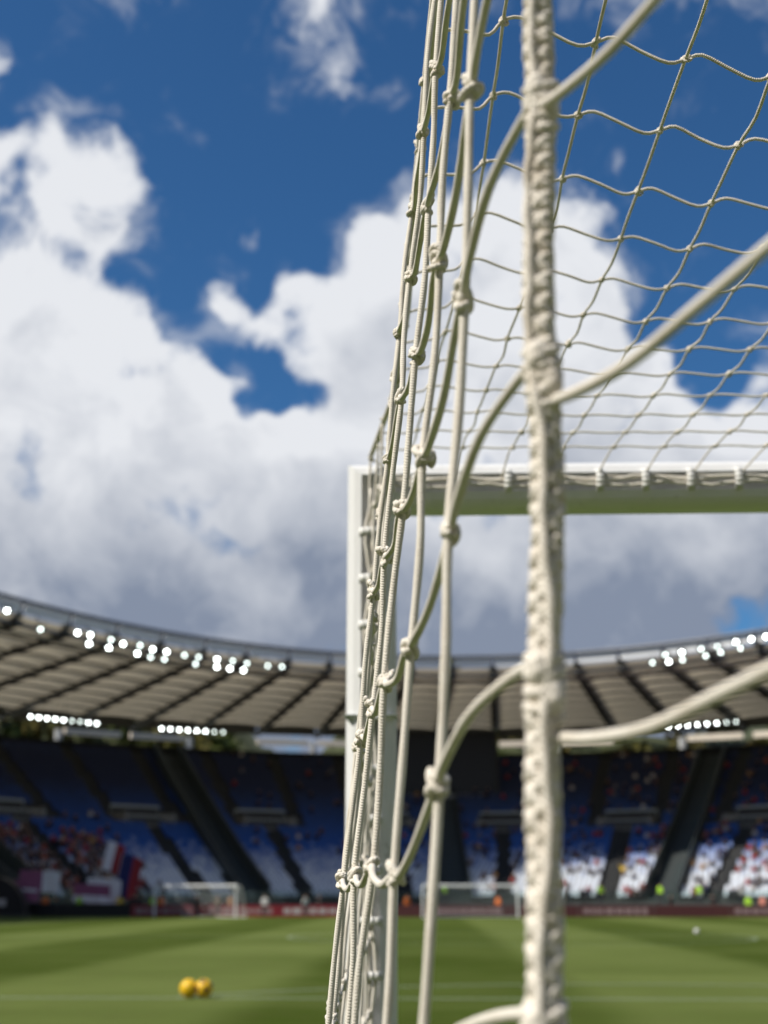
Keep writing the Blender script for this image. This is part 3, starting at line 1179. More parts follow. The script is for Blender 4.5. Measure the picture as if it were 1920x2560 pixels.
NB = 76
BAY = 360 / NB
for i in range(NB):
    ta, tb_ = i * BAY, (i + 1) * BAY
    mb = MB()
    nu, nv = 8, 63
    vs, fs = [], []
    for k_ in range(nv + 1):
        s = ROOF_IN + (ROOF_OUT - ROOF_IN) * k_ / nv
        rib = ((9 * k_ / nv) % 1.0) ** 1.2 if k_ < nv else 1.0
        for w in range(nu + 1):
            f_ = w / nu
            q = ell(ta + (tb_ - ta) * f_, s)
            arch = 1 - (2 * f_ - 1) ** 2
            ed = min(1.0, s / 4.0, (48 - s) / 3.0)
            vs.append(S((q.x, q.y, roof_z(s) - .25 + ed * (-.85 + .30 * arch + 1.0 * rib * (.25 + .75 * arch)))))
    for k_ in range(nv):
        for w in range(nu):
            b0 = k_ * (nu + 1) + w
            fs.append((b0, b0 + 1, b0 + nu + 2, b0 + nu + 1))
    mb.add(vs, fs)
    mb.build('roof_panel', 'membrane', roof, smooth=True)
    mb = MB()
    p, q = ell(ta, -.3), ell(ta, 49.5)
    mb.bar(S((p.x, p.y, roof_z(0) - .15)), S((q.x, q.y, roof_z(48) - .15)), .7, .30)
    mb.bar(S((p.x, p.y, roof_z(0) - .95)), S((q.x, q.y, roof_z(48) - 1.3)), .7, .5)
    for k_ in range(12):
        s, s2 = k_ * 4.0, k_ * 4.0 + 2
        a, b_ = ell(ta, s), ell(ta, s2)
        mb.bar(S((a.x, a.y, roof_z(s) - .15)), S((b_.x, b_.y, roof_z(s2) - .95 - .35 * s2 / 48)), .12, .5)
        a2 = ell(ta, s + 4)
        mb.bar(S((b_.x, b_.y, roof_z(s2) - .95 - .35 * s2 / 48)), S((a2.x, a2.y, roof_z(s + 4) - .15)), .12, .5)
    for k_ in range(1, 9):                              # purlins added under each seam, dark bars standing in for scallop shade
        s = 48 * k_ / 9
        for w in range(4):
            f0, f1 = w / 4, (w + 1) / 4
            a, b_ = ell(ta + BAY * f0, s), ell(ta + BAY * f1, s)
            za, zb = (roof_z(s) - 1.15 + .30 * (1 - (2 * f_ - 1) ** 2) for f_ in (f0, f1))
            mb.bar(S((a.x, a.y, za)), S((b_.x, b_.y, zb)), .22, .22)
    mb.build('roof_truss', 'steel_dark', roof)
    g1, g2 = ta + BAY * .05, tb_ - BAY * .05
    p, q = ell(g1, -.6), ell(g2, -.6)
    mb = MB()
    mb.bar(S((p.x, p.y, roof_z(0) + .25)), S((q.x, q.y, roof_z(0) + .25)), .12, .85)
    mb.build('fascia_panel', 'fascia', roof)
    p, q = ell(ta, -.9), ell(tb_, -.9)
    mb = MB()
    mb.tube([S((p.x, p.y, roof_z(0) + .88)), S((q.x, q.y, roof_z(0) + .88))], .20, 8)
    p2, q2 = ell(ta, .6), ell(tb_, .6)
    mb.tube([S((p2.x, p2.y, roof_z(0) - .9)), S((q2.x, q2.y, roof_z(0) - .9))], .22, 8)
    mb.bar(S((p.x, p.y, roof_z(0) + .9)), S((p2.x, p2.y, roof_z(0) - .9)), .25, .25)
    mb.build('rim_tube', 'rim_tube', roof)
    # catwalk under the rim and ring beam at the back
    p, q = ell(ta, 2.6), ell(tb_, 2.6)
    mb = MB()
    mb.bar(S((p.x, p.y, roof_z(2.6) - 1.15)), S((q.x, q.y, roof_z(2.6) - 1.15)), 1.0, .16)
    mb.build('catwalk', 'steel_pale', roof)
    p, q = ell(ta + BAY * .06, 47.2), ell(tb_ - BAY * .06, 47.2)
    mb = MB()
    mb.bar(S((p.x, p.y, roof_z(48) - .85)), S((q.x, q.y, roof_z(48) - .85)), .5, 1.3)
    mb.build('edge_girder', 'steel_dark', roof)
    p, q = ell(ta + BAY * .08, 54.0), ell(tb_ - BAY * .08, 54.0)
    mb = MB()
    mb.bar(S((p.x, p.y, roof_z(48) - 1.75)), S((q.x, q.y, roof_z(48) - 1.75)), .7, .75)
    if i % 3:
        mb.build('ring_beam', 'ring_beam', roof)
    if i % 2 == 0:
        q = ell(ta, 54.0)
        mb = MB()
        mb.tube([S((q.x, q.y, 0)), S((q.x, q.y, roof_z(48) - 1.6))], .5, 10)
        mb.build('roof_column', 'steel_pale', stadium)

# scoreboard on the far end
sb = link('scoreboard', None, loc=tuple(ell(0, 31)), label='large black switched-off scoreboard above the far end seats', cat='scoreboard')
mb = MB()
mb.box((0, 0, 18.2), (14.2, 1.6, 7.6))
mb.build('cabinet', 'screen_black', sb)
mb = MB()
for zz in (14.15, 22.25):
    mb.box((0, -.1, zz), (14.6, 2.0, .25))
for xx in (-7.25, 7.25):
    mb.box((xx, -.1, 18.2), (.25, 2.0, 7.8))
mb.build('frame', 'steel_dark', sb)
mb = MB()
mb.box((.4, -1.15, 14.05), (9.8, .10, .55))
mb.build('light_strip', 'pale_strip', sb)
for xx in (-5, 0, 5):
    mb = MB()
    mb.bar((xx, .2, 11), (xx, .2, 14.2), .5, .5)
    mb.build('leg', 'steel_dark', sb)

# ------------------------------------------------------------------ floodlights
lens_me, dim_me, hous_me = None, None, None
mb = MB()
mb.tube([(0, 0, 0), (0, -.06, 0)], .14, 16)
lens_me = mb.mesh('lens', 'lamp_lens', False)
dim_me = mb.mesh('lens', 'lamp_lens_dim', False)
mb = MB()
mb.tube([(0, .02, 0), (0, .16, 0), (0, .42, 0), (0, .55, 0)], [.34, .33, .22, .12], 14)
mb.bar((-.38, .2, -.05), (-.38, .2, .55), .05, .08)
mb.bar((.38, .2, -.05), (.38, .2, .55), .05, .08)
mb.bar((-.38, .2, .55), (.38, .2, .55), .08, .05)
hous_me = mb.mesh('housing', 'lamp_housing', False)


def on_ring(u, v, s):
    """the point of ring s that lies in the direction of (u, v)"""
    d = ray(u, v)
    az = math.degrees(math.atan2(d[0], 1))
    lo, hi = -75.0, 75.0
    for _ in range(50):
        mid = (lo + hi) / 2
        q = ell(mid, s)
        if math.degrees(math.atan2(q.x, q.y)) < az:
            lo = mid
        else:
            hi = mid
    q = ell(lo, s)
    return Vector((q.x, q.y, CAM_H + d[2] * q.y)), lo


rim = [(30, 150, 1), (175, 230, 0), (335, 245, 1), (390, 255, 1), (385, 293, 1), (480, 275, 0), (470, 310, 1), (532, 293, 1), (605, 300, 0),
       (593, 335, 1), (660, 317, 1), (650, 350, 0), (720, 327, 1), (710, 360, 0), (797, 342, 0), (858, 350, 0), (845, 380, 0), (937, 360, 1),
       (937, 393, 1), (1005, 367, 0), (993, 400, 1), (1067, 377, 0), (1052, 407, 1), (1157, 388, 0), (1218, 392, 0)]
rim = [(x * .5, 1244.3 + y * .5, b_) for x, y, b_ in rim]
rim += [(829.5 + x * .5, 1244.3 + y * .5, b_) for x, y, b_ in
        [(1160, 375, 0), (1215, 340, 0), (1230, 370, 1), (1287, 330, 1), (1290, 362, 0), (1370, 315, 0), (1390, 345, 0), (1440, 305, 0), (1455, 330, 0),
         (1520, 285, 1), (1540, 312, 0), (1587, 273, 1), (1650, 262, 1)]]


def lamp(p, bright, label=None, group=None, parent=None):
    aim = Vector((CX * .3, 20, 2)) - p
    o = link('floodlight' if parent is None else 'lamp', None, parent, loc=p, label=label, group=group, cat='floodlight' if parent is None else None)
    o.rotation_euler = (aim * -1).to_track_quat('Y', 'Z').to_euler()
    return o


for (u, v, bright) in rim:
    p, t = on_ring(u, v, -1.5)
    lb = ('bright white floodlight under the roof rim above the empty blue seats' if t < 0 else 'bright white floodlight under the roof rim above the sunlit seats') if bright else \
         ('fainter white floodlight under the roof rim above the empty blue seats' if t < 0 else 'fainter white floodlight under the roof rim above the sunlit seats')
    o = lamp(p, bright, lb, ('bright' if bright else 'fainter') + ' rim floodlights over the ' + ('empty' if t < 0 else 'sunlit') + ' seats')
    link('lens', lens_me if bright else dim_me, o)
    link('housing', hous_me, o)
    mb = MB()
    q_ = ell(t, -.6)
    top = Vector((q_.x, q_.y, roof_z(0) + .1))
    inv = o.rotation_euler.to_matrix().inverted()
    mb.bar((0, .2, 0), inv @ (top - p), .07, .07)
    mb.build('hanger', 'lamp_housing', o)

for (ua, va, ub, vb, n, lb) in ((66, 1548, 209, 1563, 9, 'row of nine floodlights at the back of the roof farther from the scoreboard'),
                                (349, 1574, 482, 1582, 8, 'row of eight floodlights at the back of the roof above the sector divider'),
                                (1444, 1570, 1590, 1559, 8, 'row of eight floodlights at the back of the roof over the sunlit seats')):
    p0, t0 = on_ring(ua, va, 40)
    root = link('floodlight_bank', None, loc=p0, label=lb, cat='floodlights', group='banks of lamps under the rear of the roof')
    mb = MB()
    p1, t1 = on_ring(ub, vb, 40)
    mb.bar(Vector((0, 0, .45)), p1 - p0 + Vector((0, 0, .45)), .12, .12)
    for k_ in range(3):
        q = p0.lerp(p1, k_ / 2)
        mb.bar(q - p0 + Vector((0, 0, .45)), Vector((q.x, q.y, roof_z(40) + .2)) - p0, .08, .08)
    mb.build('gantry', 'lamp_housing', root)
    for k_ in range(n):
        p, t = on_ring(ua + (ub - ua) * k_ / (n - 1), va + (vb - va) * k_ / (n - 1), 40)
        aim = Vector((0, 20, 2)) - p
        L_ = link('lamp', hous_me, root, loc=p - p0)
        L_.rotation_euler = (-aim).to_track_quat('Y', 'Z').to_euler()
        ln = link('lens', lens_me if (k_ + n) % 8 < 6 else dim_me, L_)
        ln.scale = (.9, 1, .9)

# ------------------------------------------------------------------ people
def body_mesh(name, seated, arms, lod):
    J = dict(pel=(0, 0, .95), sp=(0, .01, 1.15), ch=(0, 0, 1.36), ne=(0, .0, 1.50), hb=(0, -.02, 1.58), ht=(0, -.02, 1.70), h2=(0, -.01, 1.77))
    rad = dict(pel=.145, sp=.13, ch=.15, ne=.058, hb=.078, ht=.098, h2=.06)
    ed = [('pel', 'sp'), ('sp', 'ch'), ('ch', 'ne'), ('ne', 'hb'), ('hb', 'ht'), ('ht', 'h2')]
    for s, nm in ((-1, 'l'), (1, 'r')):
        J['sh' + nm] = (s * .19, 0, 1.42)
        rad['sh' + nm] = .07
        if arms == 'down':
            el, wr, hd = (s * .26, .02, 1.14), (s * .27, -.04, .90), (s * .27, -.07, .80)
        elif arms == 'lap':
            el, wr, hd = (s * .27, -.03, 1.17), (s * .17, -.28, 1.06), (s * .10, -.35, 1.04)
        elif arms == 'up':
            el, wr, hd = (s * .33, -.06, 1.62), (s * .28, -.10, 1.88), (s * .27, -.11, 1.97)
        else:
            el, wr, hd = (s * .30, .06, 1.17), (s * .20, -.10, .99), (s * .14, -.14, .95)
        J['el' + nm], J['wr' + nm], J['hd' + nm] = el, wr, hd
        rad['el' + nm], rad['wr' + nm], rad['hd' + nm] = .05, .036, .042
        if seated:
            J['hp' + nm], J['kn' + nm], J['an' + nm], J['to' + nm] = (s * .10, -.03, .93), (s * .13, -.46, .98), (s * .13, -.48, .56), (s * .14, -.62, .52)
        else:
            sp = .06 if arms == 'hips' else .03
            J['hp' + nm], J['kn' + nm], J['an' + nm], J['to' + nm] = (s * .10, 0, .90), (s * (.11 + sp / 2), -.02, .50), (s * (.11 + sp), .03, .09), (s * (.12 + sp), -.13, .04)
        rad['hp' + nm], rad['kn' + nm], rad['an' + nm], rad['to' + nm] = .095, .066, .045, .042
        ed += [('ch', 'sh' + nm), ('sh' + nm, 'el' + nm), ('el' + nm, 'wr' + nm), ('wr' + nm, 'hd' + nm),
               ('pel', 'hp' + nm), ('hp' + nm, 'kn' + nm), ('kn' + nm, 'an' + nm), ('an' + nm, 'to' + nm)]
    keys = list(J)
    zoff = .50 if seated else 0
    me = bpy.data.meshes.new(name + '_skel')
    me.from_pydata([(J[k][0], J[k][1], J[k][2] - zoff) for k in keys], [(keys.index(a), keys.index(b_)) for a, b_ in ed], [])
    ob = bpy.data.objects.new(name + '_skel', me)
    COL.objects.link(ob)
    sk = ob.modifiers.new('skin', 'SKIN')
    for i, k in enumerate(keys):
        me.skin_vertices[0].data[i].radius = (rad[k] * (1.15 if k in ('pel', 'sp', 'ch') else 1), rad[k] * (.8 if k in ('pel', 'sp', 'ch') else 1))
        me.skin_vertices[0].data[i].use_root = (k == 'pel')
    if lod:
        sb_ = ob.modifiers.new('sub', 'SUBSURF')
        sb_.levels = lod
        sb_.render_levels = lod
    dg = bpy.context.evaluated_depsgraph_get()
    out = bpy.data.meshes.new_from_object(ob.evaluated_get(dg))
    out.name = name
    bpy.data.objects.remove(ob)
    out.materials.clear()
    for mm in ('clothing', 'skin', 'hair', 'trousers'):
        out.materials.append(MATS[mm])
    for p in out.polygons:
        x, y, z = p.center
        z += zoff
        i = 0
        if z > 1.69 or (z > 1.60 and y > .0):
            i = 2
        elif z > 1.50 and abs(x) < .15:
            i = 1
        elif z < .93 or (seated and y < -.12 and z < 1.0):
            i = 3
        hx = min((Vector((x, y, z)) - Vector(J['hd' + s])).length for s in 'lr')
        if hx < .08:
            i = 1
        p.material_index = i
        p.use_smooth = True
    return out


stand_a = body_mesh('person', False, 'down', 2)
stand_b = body_mesh('person', False, 'hips', 2)
sit_a = body_mesh('spectator', True, 'lap', 1)
sit_b = body_mesh('spectator', True, 'up', 1)
sit_lo = body_mesh('spectator', True, 'lap', 0)

LIME, ORANGE, WHITE_, BLACK, YEL, RED = (.45, .85, .05), (.85, .22, .04), (.70, .70, .68), (.015, .015, .018), (.80, .55, .04), (.45, .03, .03)


def ground_person(u, Y, col, label, group=None, mesh_=stand_a, turn=0.0, z=0.0):
    d = ray(u, 1960)
    o = link('person', mesh_, loc=(d[0] * Y, Y, z), label=label, cat='person', group=group)
    o.color = (*col, 1)
    o.rotation_euler = (0, 0, turn)
    return o


PEOPLE = [(170, 118, LIME, 'person in a lime high-visibility vest standing below the white fan banner'),
          (97, 117, ORANGE, 'person in orange beside the black pitchside board'),
          (120, 121, ORANGE, 'person in an orange top behind the black pitchside board'),
          (257, 116, YEL, 'person in a yellow top standing under the blue and red flag'),
          (330, 116, LIME, 'person in a lime vest standing just outside the angled training goal'),
          (348, 116, ORANGE, 'person in an orange bib beside the post of the angled training goal'),
          (300, 118, BLACK, 'person in dark clothes between the flags and the angled training goal'),
          (285, 119, BLACK, 'person all in black near the yellow-topped person'),
          (425, 111.5, BLACK, 'person in black standing inside the angled training goal'),
          (470, 112, (.45, .36, .26), 'person in a beige top standing inside the angled training goal'),
          (497, 114, (.40, .22, .10), 'person in a brown top behind the angled training goal'),
          (572, 112, WHITE_, 'person in a white shirt beside the red and white boards'),
          (660, 112, WHITE_, 'person in a white shirt standing alone by the boards'),
          (690, 114, BLACK, 'person in dark clothes by the grey-printed red board'),
          (880, 114, ORANGE, 'person in an orange bib outside the far goal, on the training goal side'),
          (962, 122, LIME, 'person in a lime vest behind the far goal net'),
          (1076, 115, ORANGE, 'person in an orange bib behind the far goal, near a post'),
          (1300, 127, LIME, 'steward in a lime vest on the aisle beside the yellow-clad spectator'),
          (1428, 126, LIME, 'steward in a lime vest at the foot of the grey sector divider'),
          (1450, 118, BLACK, 'person in black standing behind the boards by the sunlit sector divider'),
          (1512, 126, LIME, 'steward in a lime vest between the sunlit divider and the person in salmon pink'),
          (1541, 118, BLACK, 'person in black next to the pair in lime and salmon pink'),
          (1617, 118, LIME, 'person in a lime vest standing right beside the one in salmon pink'),
          (1648, 118, (.75, .30, .22), 'person in salmon pink behind the maroon boards')]
for i, (u, Y, col, lb) in enumerate(PEOPLE):
    ground_person(u, Y, col, lb, mesh_=(stand_a, stand_b)[i % 2], turn=jit(1.2), z=(1.0 if Y > 121 else 0))

# spectators: 290 of them one by one, the rest as one mass
PAL = [((.020, .020, .028), 'black'), ((.018, .022, .06), 'navy'), ((.30, .02, .025), 'dark red'), ((.42, .10, .05), 'rust'), ((.52, .50, .48), 'pale grey'),
       ((.10, .06, .045), 'brown'), ((.40, .24, .10), 'tan'), ((.16, .17, .19), 'grey')]
PW = [.34, .2, .12, .04, .07, .11, .04, .08]
cand = []
for (t, s, z) in occupied:
    if -8 < t < 46:                                     # home end, thin at the scoreboard, fuller to the right
        den = .10 + .16 * min(1, max(0, (t + 2) / 40))
        if s > 22:
            den *= .55
        if s < 3:
            den *= 1.3
    elif -20 < t <= -8:
        den = .030 if s > 14 else .012
    elif -50 < t <= -31 and s < 21:
        den = .62 if (s < 15 - (t + 33) * .2) and t < -32.5 else .08
    else:
        den = 0
    if random.random() < den:
        cand.append((t, s, z))


def seat_pose(t, s, z):
    q = ell(t, s) + inward(t) * .12
    n = inward(t)
    return Vector((q.x, q.y, z + .02)), math.atan2(n.x, -n.y) + 0.0


right = [c_ for c_ in cand if t is not None and c_[0] > -8 and c_[1] < 24]
random.shuffle(right)
single = right[:235]
left = [c_ for c_ in cand if c_[0] < -31]
random.shuffle(left)
single += left[:55]
sset = set(single)
rest = [c_ for c_ in cand if c_ not in sset]
for (t, s, z) in single:
    p, a = seat_pose(t, s, z)
    col, nm = random.choices(PAL, PW)[0]
    away = t < -31
    o = link('spectator', sit_b if away and random.random() < .3 else sit_a, loc=p, cat='person',
             label='spectator in %s seated %s' % (nm, 'in the shaded crowd behind the fan banners' if away else 'among the sunlit white and blue seats'),
             group='%s-clad spectators %s' % (nm, 'in the shaded crowd' if away else 'in the sunlit stand'))
    o.color = (*col, 1)
    o.rotation_euler = (0, 0, a + jit(.25))
# one spectator stands out in yellow
p, t = on_ring(1347, 1880, 6.6)
o = link('spectator', sit_b, loc=(p.x, p.y, seat_z(5.67) + .02), label='spectator in bright yellow seated low in the sunlit stand', cat='person')
o.color = (*YEL, 1)
o.rotation_euler = (0, 0, math.atan2(inward(t).x, -inward(t).y))
o.scale = (1.3, 1.3, 1.15)

lv = np.array([v.co[:] for v in sit_lo.vertices])
lf = [tuple(p.vertices) for p in sit_lo.polygons]
lm = [p.material_index for p in sit_lo.polygons]
CV, CF, CC = [], [], []
FIX = {1: (.42, .25, .17), 2: (.03, .02, .015), 3: (.025, .027, .035)}
for i, (t, s, z) in enumerate(rest):
    p, a = seat_pose(t, s, z)
    a += jit(.25)
    rot = np.array(((math.cos(a), -math.sin(a), 0), (math.sin(a), math.cos(a), 0), (0, 0, 1)))
    CV.append(lv @ rot.T + np.array(p))
    o_ = i * len(lv)
    CF.extend([tuple(k_ + o_ for k_ in f_) for f_ in lf])
    col, nm = random.choices(PAL, PW)[0]
    CC.extend([(*FIX.get(k_, col), 1) for k_ in lm])
me = bpy.data.meshes.new('crowd')
me.from_pydata(np.concatenate(CV).tolist(), [], CF)
at = me.attributes.new('tint', 'FLOAT_COLOR', 'FACE')
at.data.foreach_set('color', np.array(CC, dtype=np.float32).ravel())
me.materials.append(MATS['crowd_mix'])
link('crowd', me, label='scattered crowd of seated spectators across the stands', cat='crowd', kind='stuff')

# ------------------------------------------------------------------ far goals
def far_goal(name, centre, turn, label):
    root = link(name, None, loc=centre, label=label, cat='goal')
    root.rotation_euler = (0, 0, turn)
    for x in (-3.72, 3.72):
        mb = MB()
        mb.tube([(x, 0, -.02), (x, 0, 2.44)], .075, 12)
        mb.build('post', 'white_paint', root)
    mb = MB()
    mb.tube([(-3.795, 0, 2.44), (3.795, 0, 2.44)], .075, 12)
    mb.build('crossbar', 'white_paint', root)
    for x in (-3.72, 3.72):
        mb = MB()
        mb.tube([(x, 0, 2.42), (x, .9, 2.40), (x, 1.9, .05)], .03, 6)
        mb.build('net_stanchion', 'white_paint', root)
    mb = MB()
    mb.tube([(-3.72, 1.9, .05), (3.72, 1.9, .05)], .04, 6)
    mb.build('ground_bar', 'white_paint', root)
    mb = MB()
    for i in range(37):
        x = -3.7 + 7.4 * i / 36
        mb.tube([(x, 0, 2.4), (x, .9, 2.33), (x, 1.9, .05)], .006, 3, cap=False)
    for i in range(16):
        f_ = i / 15
        y, z = (.9 + f_, 2.33 - 2.28 * f_)
        mb.tube([(-3.7, y, z), (3.7, y, z)], .006, 3, cap=False)
    for i in range(5):
        mb.tube([(-3.7, .2 * i, 2.4 - .015 * i), (3.7, .2 * i, 2.4 - .015 * i)], .006, 3, cap=False)
    mb.build('net', 'goal_net_far', root, kind='stuff')
    return root


fg = GP + LX * 3.66 + AX * 105
far_goal('far_goal', (fg.x - .35, fg.y, 0), GOAL_ROT, 'white goal at the far end below the scoreboard')
far_goal('training_goal', (-15.2, 110.5, 0), R(-22), 'white portable training goal set at an angle beside the far boards')

# ------------------------------------------------------------------ boards round the pitch
def board(x0, x1, Y0, Y1, h, mat, band, label, group):
    c0, c1 = Vector((x0, Y0, 0)), Vector((x1, Y1, 0))
    root = link('advertising_board', None, loc=(c0 + c1) / 2, label=label, cat='board', group=group)
    d = (c1 - c0)
    root.rotation_euler = (0, 0, math.atan2(d.y, d.x))
    L = d.length - .06
    mb = MB()
    mb.box((0, 0, h / 2), (L, .16, h))
    mb.build('panel', mat, root)
    if band:
        mb = MB()
        x = -L * .44
        while x < L * .40:                              # smudged print, unreadable in the photograph
            w = random.uniform(.35, .75)
            mb.box((x + w / 2, -.084, h * .5), (w, .008, h * random.uniform(.38, .5)))
            x += w + random.uniform(.10, .2)
        mb.build('print', band, root)
    for xx in (-L * .4, L * .4):
        mb = MB()
        mb.bar((xx, .08, h * .85), (xx, .6, .02), .05, .05)
        mb.build('strut', 'steel_dark', root)
    return root


BY = 112.6
BOARDS = [('board_black', None, 'plain black pitchside board beside the arched shelter'),
          ('board_black', None, 'plain black pitchside board below the white fan banner'),
          ('board_red', 'board_band', 'red board with pale print behind the angled training goal, next to the black boards'),
          ('board_red', 'board_band', 'red board with pale print behind the angled training goal, next to the grey-printed board'),
          ('board_red', 'board_grey', 'red board with grey-white print between the two far goals'),
          ('board_maroon', None, 'plain maroon board just outside the far goal, towards the training goal'),
          ('board_maroon', 'board_band', 'maroon board with pinkish print directly behind the far goal'),
          ('board_maroon', None, 'plain maroon board beside the far goal, away from the training goal'),
          ('board_maroon', 'board_band', 'maroon board with pinkish print below the spectator in bright yellow'),
          ('board_maroon', None, 'plain maroon board at the foot of the sunlit sector divider'),
          ('board_maroon', 'board_band', 'maroon board with pinkish print in front of the person in salmon pink'),
          ('board_maroon', None, 'plain maroon board closing the row below the sunlit seats')]
for i, (mt, bd, lb) in enumerate(BOARDS):
    xa, xb = -33.0 + 6.1 * i, -26.9 + 6.1 * i
    board(xa, xb, BY - xa * .033, BY - xb * .033, 1.05 if i < 2 else .95, mt, bd, lb, 'boards along the far goal line')

# dark equipment shelter at the left edge
sh = link('equipment_shelter', None, loc=(-31.6, 110.8, 0), label='low black shelter with an arched cover beside the pitchside boards', cat='shelter')
mb = MB()
prof_ = [(math.cos(a) * 2.9, .2 + math.sin(a) * 3.0) for a in np.linspace(0, math.pi, 13)]
vs = [(x, y, z) for y in (-.9, .9) for x, z in prof_]
n = len(prof_)
mb.add(vs, [(i, i + 1, n + i + 1, n + i) for i in range(n - 1)] + [tuple(range(n - 1, -1, -1)), tuple(range(n, 2 * n))])
mb.build('cover', 'board_black', sh, smooth=False)
mb = MB()
mb.box((-.2, -.92, 1.15), (3.2, .03, .55))
mb.build('print', 'board_grey', sh)
mb = MB()
mb.box((0, 0, .1), (6.2, 2.0, .24))
mb.build('base', 'steel_dark', sh)


# fan banners and flags
def cloth(w, h, mats, nx=16, nz=8, wave=.12):
    mb = MB()
    ph = random.uniform(0, 6)
    for side_, yo in ((0, 0), (1, .015)):
        vs = []
        for k_ in range(nz + 1):
            for i in range(nx + 1):
                x, z = w * i / nx, h * k_ / nz
                vs.append((x, yo + wave * math.sin(i * .8 + ph + k_ * .3) * (i / nx), z - .10 * h * (i / nx) ** 2))
        fs = [(k_ * (nx + 1) + i, k_ * (nx + 1) + i + 1, (k_ + 1) * (nx + 1) + i + 1, (k_ + 1) * (nx + 1) + i) for k_ in range(nz) for i in range(nx)]
        o_ = len(mb.f)
        mb.add(vs, fs)
        for q, f_ in enumerate(fs):
            kz, kx = divmod(q, nx)
            mb.mi[o_ + q] = mats(kx / nx, kz / nz)
    return mb


def flag(u, v_foot, s, pole, w, h, mats, fn, label, tilt):
    p, t = on_ring(u, v_foot, s)
    root = link('flag', None, loc=p, label=label, cat='flag', group='waved flags')
    root.rotation_euler = (0, tilt, R(20))
    mb = MB()
    mb.tube([(0, 0, -.8), (0, 0, pole)], .03, 6)
    mb.build('pole', 'rail', root)
    m_ = cloth(w, h, fn)
    o = m_.build('cloth', mats, root, smooth=True)
    o.location = (0, 0, pole - h)
    return root


flag(206, 1925, 1.0, 4.6, 1.7, 2.6, ['flag_white', 'flag_red'], lambda x, z: 0 if x < .5 else 1, 'white and red flag waved at the edge of the crowd', R(12))
flag(238, 1972, -3.0, 5.2, 1.9, 3.7, ['flag_blue', 'flag_red'], lambda x, z: 0 if x < .55 else 1, 'tall blue and red flag standing below the white and red flag', R(9))
for (u, v, w, h, mats, fn, lb) in (
        (157, 1948, 3.2, 1.5, ['flag_white', 'banner_pink'], lambda x, z: 1 if z > .35 else 0, 'pink and white fan banner hung on the fence beside the white one'),
        (185, 1962, 3.0, 2.6, ['flag_white', 'trousers'], lambda x, z: 1 if (x - .5) ** 2 + (z - .55) ** 2 < .025 else 0, 'white fan banner with a dark round mark hung on the fence'),
        (-6, 1945, 3.4, 1.6, ['banner_pink', 'flag_white'], lambda x, z: 1 if .4 < z < .6 and .1 < x < .9 else 0, 'pink fan banner hung on the fence over the black shelter'),
        (40, 1925, 3.4, 1.7, ['banner_pink', 'flag_white'], lambda x, z: 1 if x > .55 else 0, 'pink and pale banner among the shaded crowd above the shelter')):
    p, t = on_ring(u, v, -1.9)
    m_ = cloth(w, h, fn, wave=.05)
    o = m_.build('fan_banner', mats, smooth=True, loc=p, label=lb, cat='banner', group='fan banners on the front fence')

# ------------------------------------------------------------------ balls
def ball(loc, r, mats, label, turn):
    import bmesh
    bm = bmesh.new()
    bmesh.ops.create_icosphere(bm, subdivisions=4, radius=r)
    me = bpy.data.meshes.new('football')
    b2 = bmesh.new()
    bmesh.ops.create_icosphere(b2, subdivisions=1, radius=1)
    seeds = [v.co.normalized().copy() for v in b2.verts]
    b2.free()
    for f_ in bm.faces:
        c_ = f_.calc_center_median().normalized()
        dd = max(c_.dot(s_) for s_ in seeds)
        f_.material_index = 1 if dd > .955 else 0
        f_.smooth = True
    for v in bm.verts:                                   # seams pressed in between the panels
        c_ = v.co.normalized()
        ds = sorted((c_.dot(s_) for s_ in seeds), reverse=True)
        v.co *= 1 - .012 * max(0, 1 - (ds[0] - ds[1]) * 30)
    bm.to_mesh(me)
    for mm in mats:
        me.materials.append(MATS[mm])
    o = link('football', me, loc=loc, label=label, cat='ball')
    o.rotation_euler = turn
    return o


for (u, lb, turn) in ((407, 'yellow football resting on the penalty line, farther from the near goal', (.4, .3, .2)), (440, 'yellow football with dark patch touching the other, nearer the near goal', (1.1, .2, 1.2))):
    d = ray(u, 2158)
    Y = 21.9
    o = ball((d[0] * Y, Y, .142), .142, ['ball_yellow', 'ball_dark' if u > 420 else 'ball_yellow'], lb, turn)
    o['group'] = 'yellow footballs'
d = ray(1505, 2018)
ball((d[0] * 60, 60, .11), .11, ['ball_white', 'ball_white'], 'white football lying alone out on the pitch', (0, 0, 0))

# ------------------------------------------------------------------ wooded hill outside the ground
hb_ = MB()
nxh, nyh = 48, 8
vs, fs = [], []
for j in range(nyh + 1):
    for i in range(nxh + 1):
        x = -330 + 680 * i / nxh
        y = 285 + 34 * j
        ht = 60 * (1 - math.exp(-j * .9)) + 3.5 * math.sin(x * .021 + j) + 2 * math.sin(x * .057)
        if -44 < x < -12 and j:
            ht *= .70
        if j == 0:
            ht = -.5
        if x > 20:
            ht *= .9
        vs.append((x, y, max(ht, -.5)))
for j in range(nyh):
    for i in range(nxh):
        fs.append((j * (nxh + 1) + i, j * (nxh + 1) + i + 1, (j + 1) * (nxh + 1) + i + 1, (j + 1) * (nxh + 1) + i))
hb_.add(vs, fs)
hb_.build('hill', 'hillside', kind='structure', smooth=True)
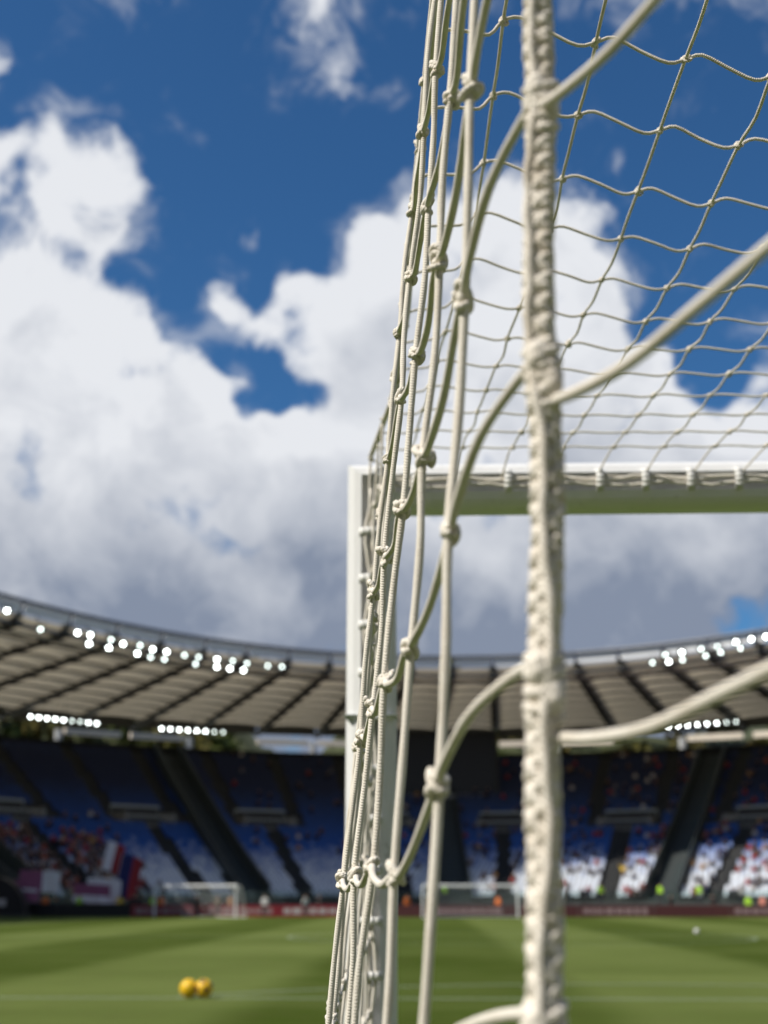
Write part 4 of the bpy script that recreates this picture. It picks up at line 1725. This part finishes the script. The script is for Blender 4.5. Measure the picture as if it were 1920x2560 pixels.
# the far-off wood on its flank: clumps of leaf faces on short trunks
LV, LF, LC = [], [], []
for k_ in range(620):
    x = random.uniform(-260, 260)
    y = random.uniform(262, 360)
    h = random.uniform(7, 14)
    gz = max(0, 60 * (1 - math.exp(-max(0, (y - 285) / 34) * .9)))
    if x > 20:
        gz *= .9
    if -34 < x < -14 and y > 285 and random.random() < .6:
        continue
    w = random.uniform(3, 6)
    tone = random.uniform(.6, 1.5)
    yl = random.random()
    for q in range(70):
        a = rng.normal(size=3)
        a /= np.linalg.norm(a)
        rr = random.uniform(.55, 1.05)
        c_ = np.array((x, y, gz + h * .62)) + a * rr * np.array((w, w, h * .42))
        e1 = rng.normal(size=3)
        e1 /= np.linalg.norm(e1)
        e2 = np.cross(e1, rng.normal(size=3))
        e2 /= np.linalg.norm(e2)
        sz = random.uniform(.6, 1.3)
        o_ = len(LV)
        LV.extend([tuple(c_ + (e1 + e2) * sz), tuple(c_ + (e1 - e2) * sz * .9), tuple(c_ - (e1 + e2) * sz), tuple(c_ - (e1 - e2) * sz * .8)])
        LF.append((o_, o_ + 1, o_ + 2, o_ + 3))
        kk = tone * random.uniform(.75, 1.25)
        LC.append(((.050 + .05 * yl) * kk, .075 * kk, .018 * kk, 1))
    o_ = len(LV)
    LV.extend([(x - .3, y, gz - 1), (x + .3, y, gz - 1), (x + .2, y, gz + h * .6), (x - .2, y, gz + h * .6), (x, y - .3, gz - 1), (x, y + .3, gz - 1), (x, y + .2, gz + h * .6), (x, y - .2, gz + h * .6)])
    LF += [(o_, o_ + 1, o_ + 2, o_ + 3), (o_ + 4, o_ + 5, o_ + 6, o_ + 7)]
    LC += [(.05, .04, .03, 1)] * 2
me = bpy.data.meshes.new('hillside_wood')
me.from_pydata(LV, [], LF)
at = me.attributes.new('tint', 'FLOAT_COLOR', 'FACE')
at.data.foreach_set('color', np.array(LC, dtype=np.float32).ravel())
me.materials.append(MATS['leaf_mix'])
link('hillside_wood', me, label='green wood on the hillside seen between roof and stand', cat='trees', kind='stuff')
print('seats', cnt, 'crowd', len(cand), 'tris', sum(len(o.data.polygons) for o in bpy.data.objects if o.type == 'MESH' and o.data.users))
